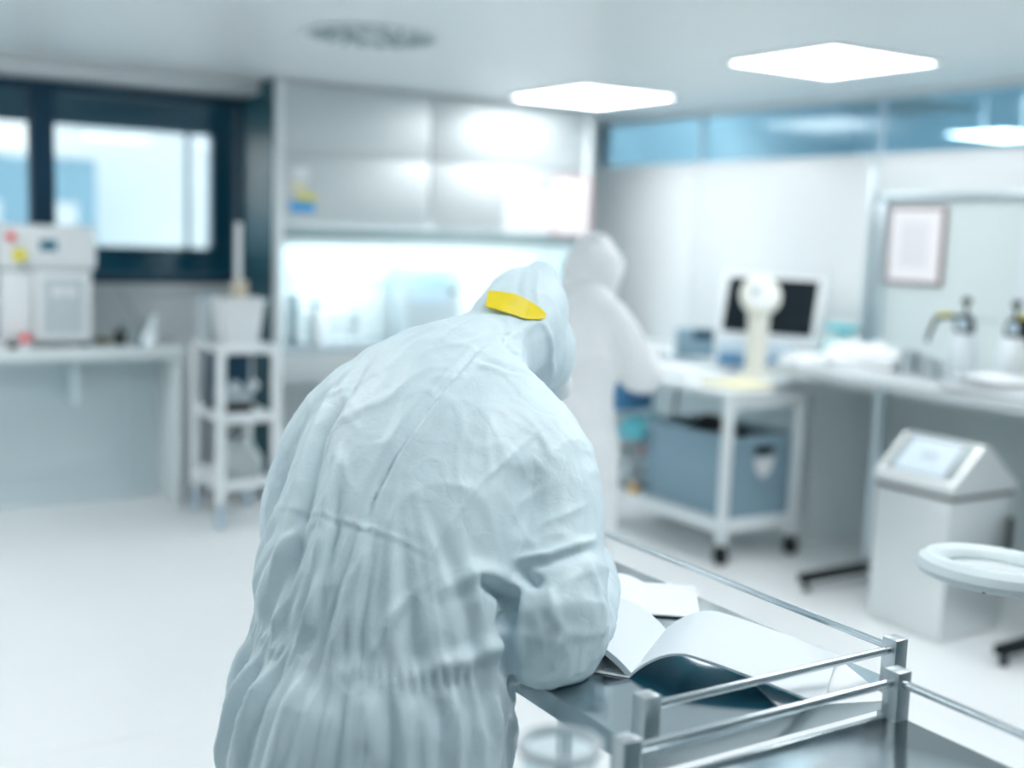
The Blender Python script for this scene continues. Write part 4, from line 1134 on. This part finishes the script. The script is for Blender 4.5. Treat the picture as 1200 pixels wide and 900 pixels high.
def leg(s, yk=0.03):
    return limb([((s * 0.10, -0.02, 0.78), 0.135, 0.15), ((s * 0.115, 0.0, 0.62), 0.125, 0.135), ((s * 0.12, yk, 0.46), 0.105, 0.115), ((s * 0.125, 0.0, 0.28), 0.092, 0.10), ((s * 0.13, -0.02, 0.12), 0.075, 0.085), ((s * 0.13, -0.02, 0.07), 0.055, 0.065)])
def foot(s):
    return dense([((s * 0.13, -0.07, 0.045), 0.045, 0.043, XH), ((s * 0.135, 0.02, 0.05), 0.048, 0.048, XH), ((s * 0.14, 0.11, 0.038), 0.052, 0.036, XH), ((s * 0.142, 0.17, 0.032), 0.045, 0.030, XH)], 0.02)
drape = dense([((-0.050, 0.51, 1.445), 0.070, 0.06, XH), ((-0.062, 0.39, 1.408), 0.085, 0.055, XH), ((-0.085, 0.27, 1.355), 0.13, 0.075, XH)], 0.02)
bm = loft([torso, head, face, drape, armR, armL, leg(-1), leg(1), foot(-1), foot(1)])
me = remesh(bm, 0.0055, 8)
co, no = arrays(me)
x, y, z = co.T

disp = np.zeros(len(co))
# waist elastic plane (tilted) : height above it
arm_mask = np.minimum(polyline_dist(co, [(0.12, 0.27, 1.28), (0.214, 0.20, 1.10), (0.258, 0.138, 0.98), (0.20, 0.36, 0.98), (0.13, 0.52, 0.98)])[0] / 0.15,
                      polyline_dist(co, [(-0.17, 0.25, 1.30), (-0.32, 0.24, 1.09), (-0.315, 0.26, 0.99), (-0.12, 0.52, 0.97)])[0] / 0.13)
body = smoothstep(0.75, 1.05, arm_mask)
zw = z - (0.955 - 0.06 * y)
ang = np.arctan2(y - 0.05, x)
elastic = np.exp(-(zw / 0.016) ** 2) * body
disp -= 0.015 * np.exp(-(zw / 0.045) ** 2) * body
disp += 0.0030 * elastic * (0.6 + 0.9 * np.sin(ang * 78 + 3 * nz(co, (9, 9, 4), 1.0)))
# vertical gathers below and above the elastic
g1 = 1 - 2.2 * np.abs(np.sin(ang * 8.5 + 2.6 * nz(co, (5, 5, 2.2), 4.0) + 1.0)) + 0.5 * np.sin(ang * 37 + 3 * nz(co, (8, 8, 3), 8.0))
disp += 0.010 * g1 * smoothstep(0.0, -0.05, zw) * smoothstep(-0.45, -0.05, zw) * body
g2 = 1 - 2.2 * np.abs(np.sin(ang * 7 + 2.2 * nz(co, (5, 5, 2.0), 14.0))) + 0.6 * np.sin(ang * 29 + 3 * nz(co, (8, 8, 3), 2.0))
disp += 0.0065 * g2 * smoothstep(0.0, 0.04, zw) * smoothstep(0.28, 0.03, zw) * body
# broad drapery
disp += 0.012 * nz(co, (4.0, 4.0, 2.6), 21.0)
rd = 1 - np.abs(nz(co, (7, 7, 4.0), 33.0)) * 2
disp += 0.0032 * np.clip(rd, 0, 1) ** 3
rd2 = 1 - np.abs(nz(co, (15, 15, 10), 41.0)) * 2
lowleft = smoothstep(1.16, 0.98, z)
disp += 0.0018 * np.clip(rd2, 0, 1) ** 3 * (0.35 + 0.65 * lowleft)
rd3 = np.clip(1 - np.abs(nz(co, (9, 9, 4.5), 61.0)) * 8, 0, 1) + np.clip(1 - np.abs(nz(co, (14, 14, 8), 67.0)) * 7, 0, 1) * 0.7
disp += 0.0017 * rd3
# sleeve rings of wrinkles
arm = 1 - smoothstep(0.62, 0.95, arm_mask)
disp += 0.003 * arm * np.clip(1 - np.abs(nz(co, (9, 9, 16), 55.0)) * 2.2, 0, 1) ** 2
# creases: (points, half width, height)
SEAM = [(0.039, 0.28, 1.434), (0.045, 0.184, 1.394), (0.03, 0.109, 1.332), (0.016, 0.047, 1.273), (0.008, 0.003, 1.21), (0.011, -0.026, 1.165)]
RAGLAN = [(0.197, 0.234, 1.321), (0.179, 0.148, 1.274), (0.151, 0.079, 1.226), (0.138, 0.028, 1.177), (0.127, -0.015, 1.128), (0.117, -0.064, 1.068), (0.09, -0.088, 0.989)]
def off(pts, dx, dy=0.0, dz=0.0):
    return [(a + dx, b_ + dy, c_ + dz) for a, b_, c_ in pts]
CREASES = [
    # centre back seam: groove with a raised welt beside it, running on to the waist
    (SEAM, 0.006, -0.013), (off(SEAM, 0.013), 0.008, 0.005), (off(SEAM, -0.020), 0.014, 0.004),
    ([(0.011, -0.026, 1.165), (0.024, -0.058, 1.109), (0.016, -0.082, 1.059), (0.025, -0.108, 0.988)], 0.009, 0.008),
    # horizontal line where the packed suit was folded
    ([(-0.28, 0.08, 1.12), (-0.15, -0.005, 1.158), (-0.061, -0.027, 1.165), (0.01, -0.03, 1.16), (0.078, -0.022, 1.148), (0.136, -0.015, 1.129)], 0.005, 0.0018),
    ([(-0.28, 0.08, 1.11), (-0.15, -0.005, 1.148), (-0.061, -0.027, 1.155), (0.01, -0.03, 1.15), (0.078, -0.022, 1.138), (0.136, -0.015, 1.119)], 0.005, -0.0012),
    # long hanging folds on the left of the back
    ([(-0.159, 0.2, 1.39), (-0.15, 0.125, 1.338), (-0.159, 0.08, 1.275), (-0.135, 0.013, 1.209), (-0.124, -0.021, 1.159), (-0.112, -0.048, 1.111), (-0.105, -0.075, 1.048), (-0.103, -0.098, 0.992)], 0.016, -0.016),
    ([(-0.20, 0.15, 1.32), (-0.19, 0.07, 1.25), (-0.165, 0.0, 1.17), (-0.15, -0.04, 1.10), (-0.145, -0.07, 1.02)], 0.014, 0.010),
    ([(-0.097, 0.044, 1.259), (-0.08, 0.002, 1.211), (-0.066, -0.031, 1.157), (-0.051, -0.065, 1.097), (-0.035, -0.097, 1.026), (-0.03, -0.108, 0.983)], 0.011, 0.011),
    ([(-0.07, 0.02, 1.22), (-0.045, -0.03, 1.157), (-0.03, -0.065, 1.097), (-0.015, -0.097, 1.026)], 0.010, -0.008),
    ([(-0.22, 0.03, 1.15), (-0.21, -0.01, 1.08), (-0.20, -0.04, 1.00)], 0.010, 0.008),
    ([(0.117, -0.053, 1.085), (0.101, -0.083, 1.043), (0.084, -0.1, 0.978)], 0.009, 0.008),
    # raglan seam and the tension fold below it
    (RAGLAN, 0.005, 0.0032), (off(RAGLAN[3:], 0.02), 0.014, -0.004),
    ([(-0.18, 0.22, 1.40), (-0.21, 0.14, 1.34), (-0.22, 0.08, 1.27)], 0.006, 0.004),
    # armpit: deep tuck, bulge beside it, hem of the bulge
    ([(0.189, 0.031, 1.09), (0.214, 0.053, 1.07), (0.224, 0.09, 1.052), (0.236, 0.084, 1.003)], 0.010, -0.022),
    ([(0.222, 0.085, 1.06), (0.212, 0.07, 1.01), (0.205, 0.07, 0.96), (0.20, 0.08, 0.92)], 0.012, -0.034),
    ([(0.221, 0.117, 1.078), (0.246, 0.1, 1.078), (0.262, 0.1, 1.074)], 0.012, -0.024),
    ([(0.161, -0.026, 1.086), (0.184, 0.033, 1.102), (0.216, 0.084, 1.085)], 0.014, 0.013),
    ([(0.231, 0.08, 1.012), (0.224, 0.043, 0.992), (0.196, -0.027, 0.978), (0.155, -0.079, 0.970)], 0.016, 0.016),
    # sleeve
    ([(0.208, 0.118, 1.095), (0.259, 0.124, 1.118), (0.299, 0.199, 1.138)], 0.007, 0.010),
    ([(0.208, 0.118, 1.078), (0.259, 0.124, 1.100), (0.299, 0.199, 1.120)], 0.009, -0.006),
    ([(0.267, 0.101, 1.074), (0.295, 0.097, 1.012), (0.258, 0.13, 0.924)], 0.010, 0.006),
    ([(0.309, 0.164, 1.107), (0.332, 0.153, 1.031), (0.318, 0.129, 0.966)], 0.008, 0.006),
    ([(0.20, 0.15, 1.26), (0.215, 0.14, 1.19), (0.22, 0.13, 1.13)], 0.035, -0.008),
    ([(0.24, 0.08, 1.05), (0.245, 0.07, 0.98), (0.23, 0.10, 0.93)], 0.010, 0.008),
    # neck seam of the hood, folds radiating from the strap end
    ([(0.062, 0.219, 1.406), (0.113, 0.239, 1.393), (0.133, 0.266, 1.388), (0.153, 0.296, 1.364)], 0.006, -0.008),
    ([(0.062, 0.205, 1.40), (0.113, 0.225, 1.387), (0.133, 0.252, 1.38)], 0.007, 0.005),
    ([(0.03, 0.48, 1.457), (0.039, 0.347, 1.439), (0.029, 0.248, 1.429)], 0.007, 0.008),
    ([(0.03, 0.48, 1.457), (0.057, 0.37, 1.411), (0.104, 0.268, 1.4)], 0.008, 0.007),
    ([(0.032, 0.487, 1.456), (0.037, 0.519, 1.407), (0.021, 0.56, 1.344)], 0.006, 0.009),
    ([(-0.05, 0.595, 1.559), (0.009, 0.497, 1.513), (0.021, 0.49, 1.488)], 0.005, 0.007),
    ([(-0.06, 0.57, 1.555), (-0.02, 0.48, 1.51), (0.0, 0.46, 1.49)], 0.007, -0.006),
    ([(-0.022, 0.371, 1.475), (-0.014, 0.288, 1.454), (-0.022, 0.22, 1.43)], 0.007, 0.008),
    ([(-0.05, 0.36, 1.47), (-0.06, 0.28, 1.45), (-0.09, 0.21, 1.42)], 0.008, -0.007),
    ([(0.0, 0.40, 1.46), (0.05, 0.33, 1.43), (0.09, 0.30, 1.40)], 0.008, -0.008),
]
tree = BVHTree.FromPolygons([tuple(q) for q in co], [tuple(p.vertices) for p in me.polygons])
for pts, wdt, hgt in CREASES:
    fine = []
    for a, b_ in zip(pts, pts[1:]):
        for k in range(6):
            q = Vector(a).lerp(Vector(b_), k / 6)
            fine.append(tuple(tree.find_nearest(q)[0]))
    fine.append(tuple(tree.find_nearest(Vector(pts[-1]))[0]))
    d, tt = polyline_dist(co, fine)
    fade = np.sqrt(np.clip(np.sin(np.pi * np.clip(tt, 0.02, 0.98)), 0, 1))
    disp += hgt * np.exp(-(d / wdt) ** 2) * fade
co1 = co + no * disp[:, None]
co1[:, 2] = np.maximum(co1[:, 2], 0.002)
# the sleeves lie on the cart top: nothing of the cloth sinks into it
wx = 0.764 + co1[:, 0] * cos(radians(62)) + co1[:, 1] * sin(radians(62))
rest = (wx > 0.986) & (co1[:, 2] > 0.80) & (co1[:, 2] < 0.9105)
co1[rest, 2] = 0.9105
suit = finish(me, co1, 'coverall', SUIT, w1)

# yellow strap across the back of the hood: follows the hood surface
tree = BVHTree.FromPolygons([tuple(q) for q in co1], [tuple(p.vertices) for p in me.polygons])
ST = [(-0.061, 0.445, 1.507), (-0.032, 0.448, 1.506), (-0.008, 0.458, 1.502), (0.011, 0.471, 1.491), (0.024, 0.488, 1.479), (0.031, 0.497, 1.469)]
SB = [(-0.043, 0.405, 1.481), (-0.02, 0.411, 1.476), (-0.002, 0.431, 1.468), (0.017, 0.45, 1.46), (0.028, 0.476, 1.458), (0.033, 0.495, 1.461)]
def strap_pt(u, v_):
    fi = u * 5; i = min(int(fi), 4); t = fi - i
    a = Vector(ST[i]).lerp(Vector(ST[i + 1]), t); b2 = Vector(SB[i]).lerp(Vector(SB[i + 1]), t)
    q = a.lerp(b2, v_)
    hit = tree.find_nearest(q)
    c_ = Vector((-0.05, 0.54, 1.43))
    out = (q - c_).normalized()
    dq = max((hit[0] - c_).dot(out), (q - c_).length)
    return c_ + out * (dq + 0.004)
MB().sheet(strap_pt, 20, 5, 0.0025).obj('goggle_strap', YELLOW, w1)
hand(w1, (-0.085, 0.555, 0.972), (0.35, 0.9, -0.12), (0, 0.1, 1), 1, GLOVE)
hand(w1, (0.10, 0.56, 0.974), (-0.35, 0.9, -0.12), (0, 0.1, 1), -1, GLOVE)
# face opening with goggles and mask (turned to the book)
fm = dense([((-0.05, 0.615, 1.39), 0.060, 0.073, XH), ((-0.05, 0.665, 1.36), 0.060, 0.072, XH)], 0.02)
me = remesh(loft([fm]), 0.006, 4); co_, no_ = arrays(me)
finish(me, co_, 'face', SKIN, w1)
MB().blob((-0.05, 0.67, 1.31), (0.055, 0.045, 0.045), 0.05, 2, flat=False, sub=3).obj('mask', WPLAS, w1)
gg = MB().box(-0.05 - 0.042, -0.05 + 0.042, 0.665, 0.695, 1.365, 1.405, 0.015).obj('goggles', GLASSR, w1)

# ---------------- second worker in the background (simple pose, facing the cart)
w2p = thing('person', 'blurred person in white coverall standing behind, reaching towards the cart', 'person', (2.68, 3.86, 0), -radians(62))
torso = dense([((0.0, -0.02, 0.72), 0.20, 0.16, XH), ((0.0, 0.0, 0.85), 0.215, 0.17, XH), ((0, 0.02, 0.98), 0.19, 0.15, XH), ((0, 0.05, 1.12), 0.205, 0.155, XH),
               ((0, 0.09, 1.25), 0.21, 0.145, XH), ((0, 0.13, 1.34), 0.16, 0.12, XH), ((0, 0.16, 1.39), 0.09, 0.10, XH)])
head = dense([((0, 0.16, 1.38), 0.095, 0.105, XH), ((0, 0.19, 1.46), 0.118, 0.135, XH), ((0, 0.21, 1.53), 0.112, 0.125, XH), ((0, 0.215, 1.575), 0.075, 0.085, XH)], 0.02)
armR = limb([((0.13, 0.09, 1.28), 0.092), ((0.21, 0.09, 1.20), 0.085), ((0.25, 0.14, 1.07), 0.076), ((0.24, 0.24, 1.06), 0.068), ((0.19, 0.38, 1.13), 0.052)])
armL = limb([((-0.13, 0.09, 1.28), 0.092), ((-0.21, 0.10, 1.20), 0.085), ((-0.25, 0.17, 1.07), 0.076), ((-0.22, 0.28, 1.06), 0.066), ((-0.14, 0.40, 1.13), 0.052)])
me = remesh(loft([torso, head, armR, armL, leg(-1), leg(1), foot(-1), foot(1)]), 0.012, 5)
co, no = arrays(me)
dsp = 0.014 * nz(co, (4, 4, 3), 3.0) + 0.008 * np.clip(1 - np.abs(nz(co, (8, 8, 5), 7.0)) * 2, 0, 1) ** 2
co = co + no * dsp[:, None]
co[:, 2] = np.maximum(co[:, 2], 0.002)
finish(me, co, 'coverall', SUITW, w2p)
hand(w2p, (0.18, 0.41, 1.135), (-0.2, 0.9, 0.1), (0, -0.1, 1), -1, GLOVE)
hand(w2p, (-0.13, 0.43, 1.135), (0.2, 0.9, 0.1), (0, -0.1, 1), 1, GLOVE)
fm = dense([((0, 0.27, 1.50), 0.065, 0.085, XH), ((0, 0.315, 1.49), 0.058, 0.078, XH)], 0.02)
me = remesh(loft([fm]), 0.008, 3); co_, no_ = arrays(me)
finish(me, co_, 'face', SKIN, w2p)
MB().blob((0, 0.345, 1.455), (0.058, 0.04, 0.045), 0.05, 2, flat=False, sub=3).obj('mask', WPLAS, w2p)
MB().box(-0.07, 0.07, 0.355, 0.39, 1.50, 1.555, 0.015).obj('goggles', GLASSR, w2p)
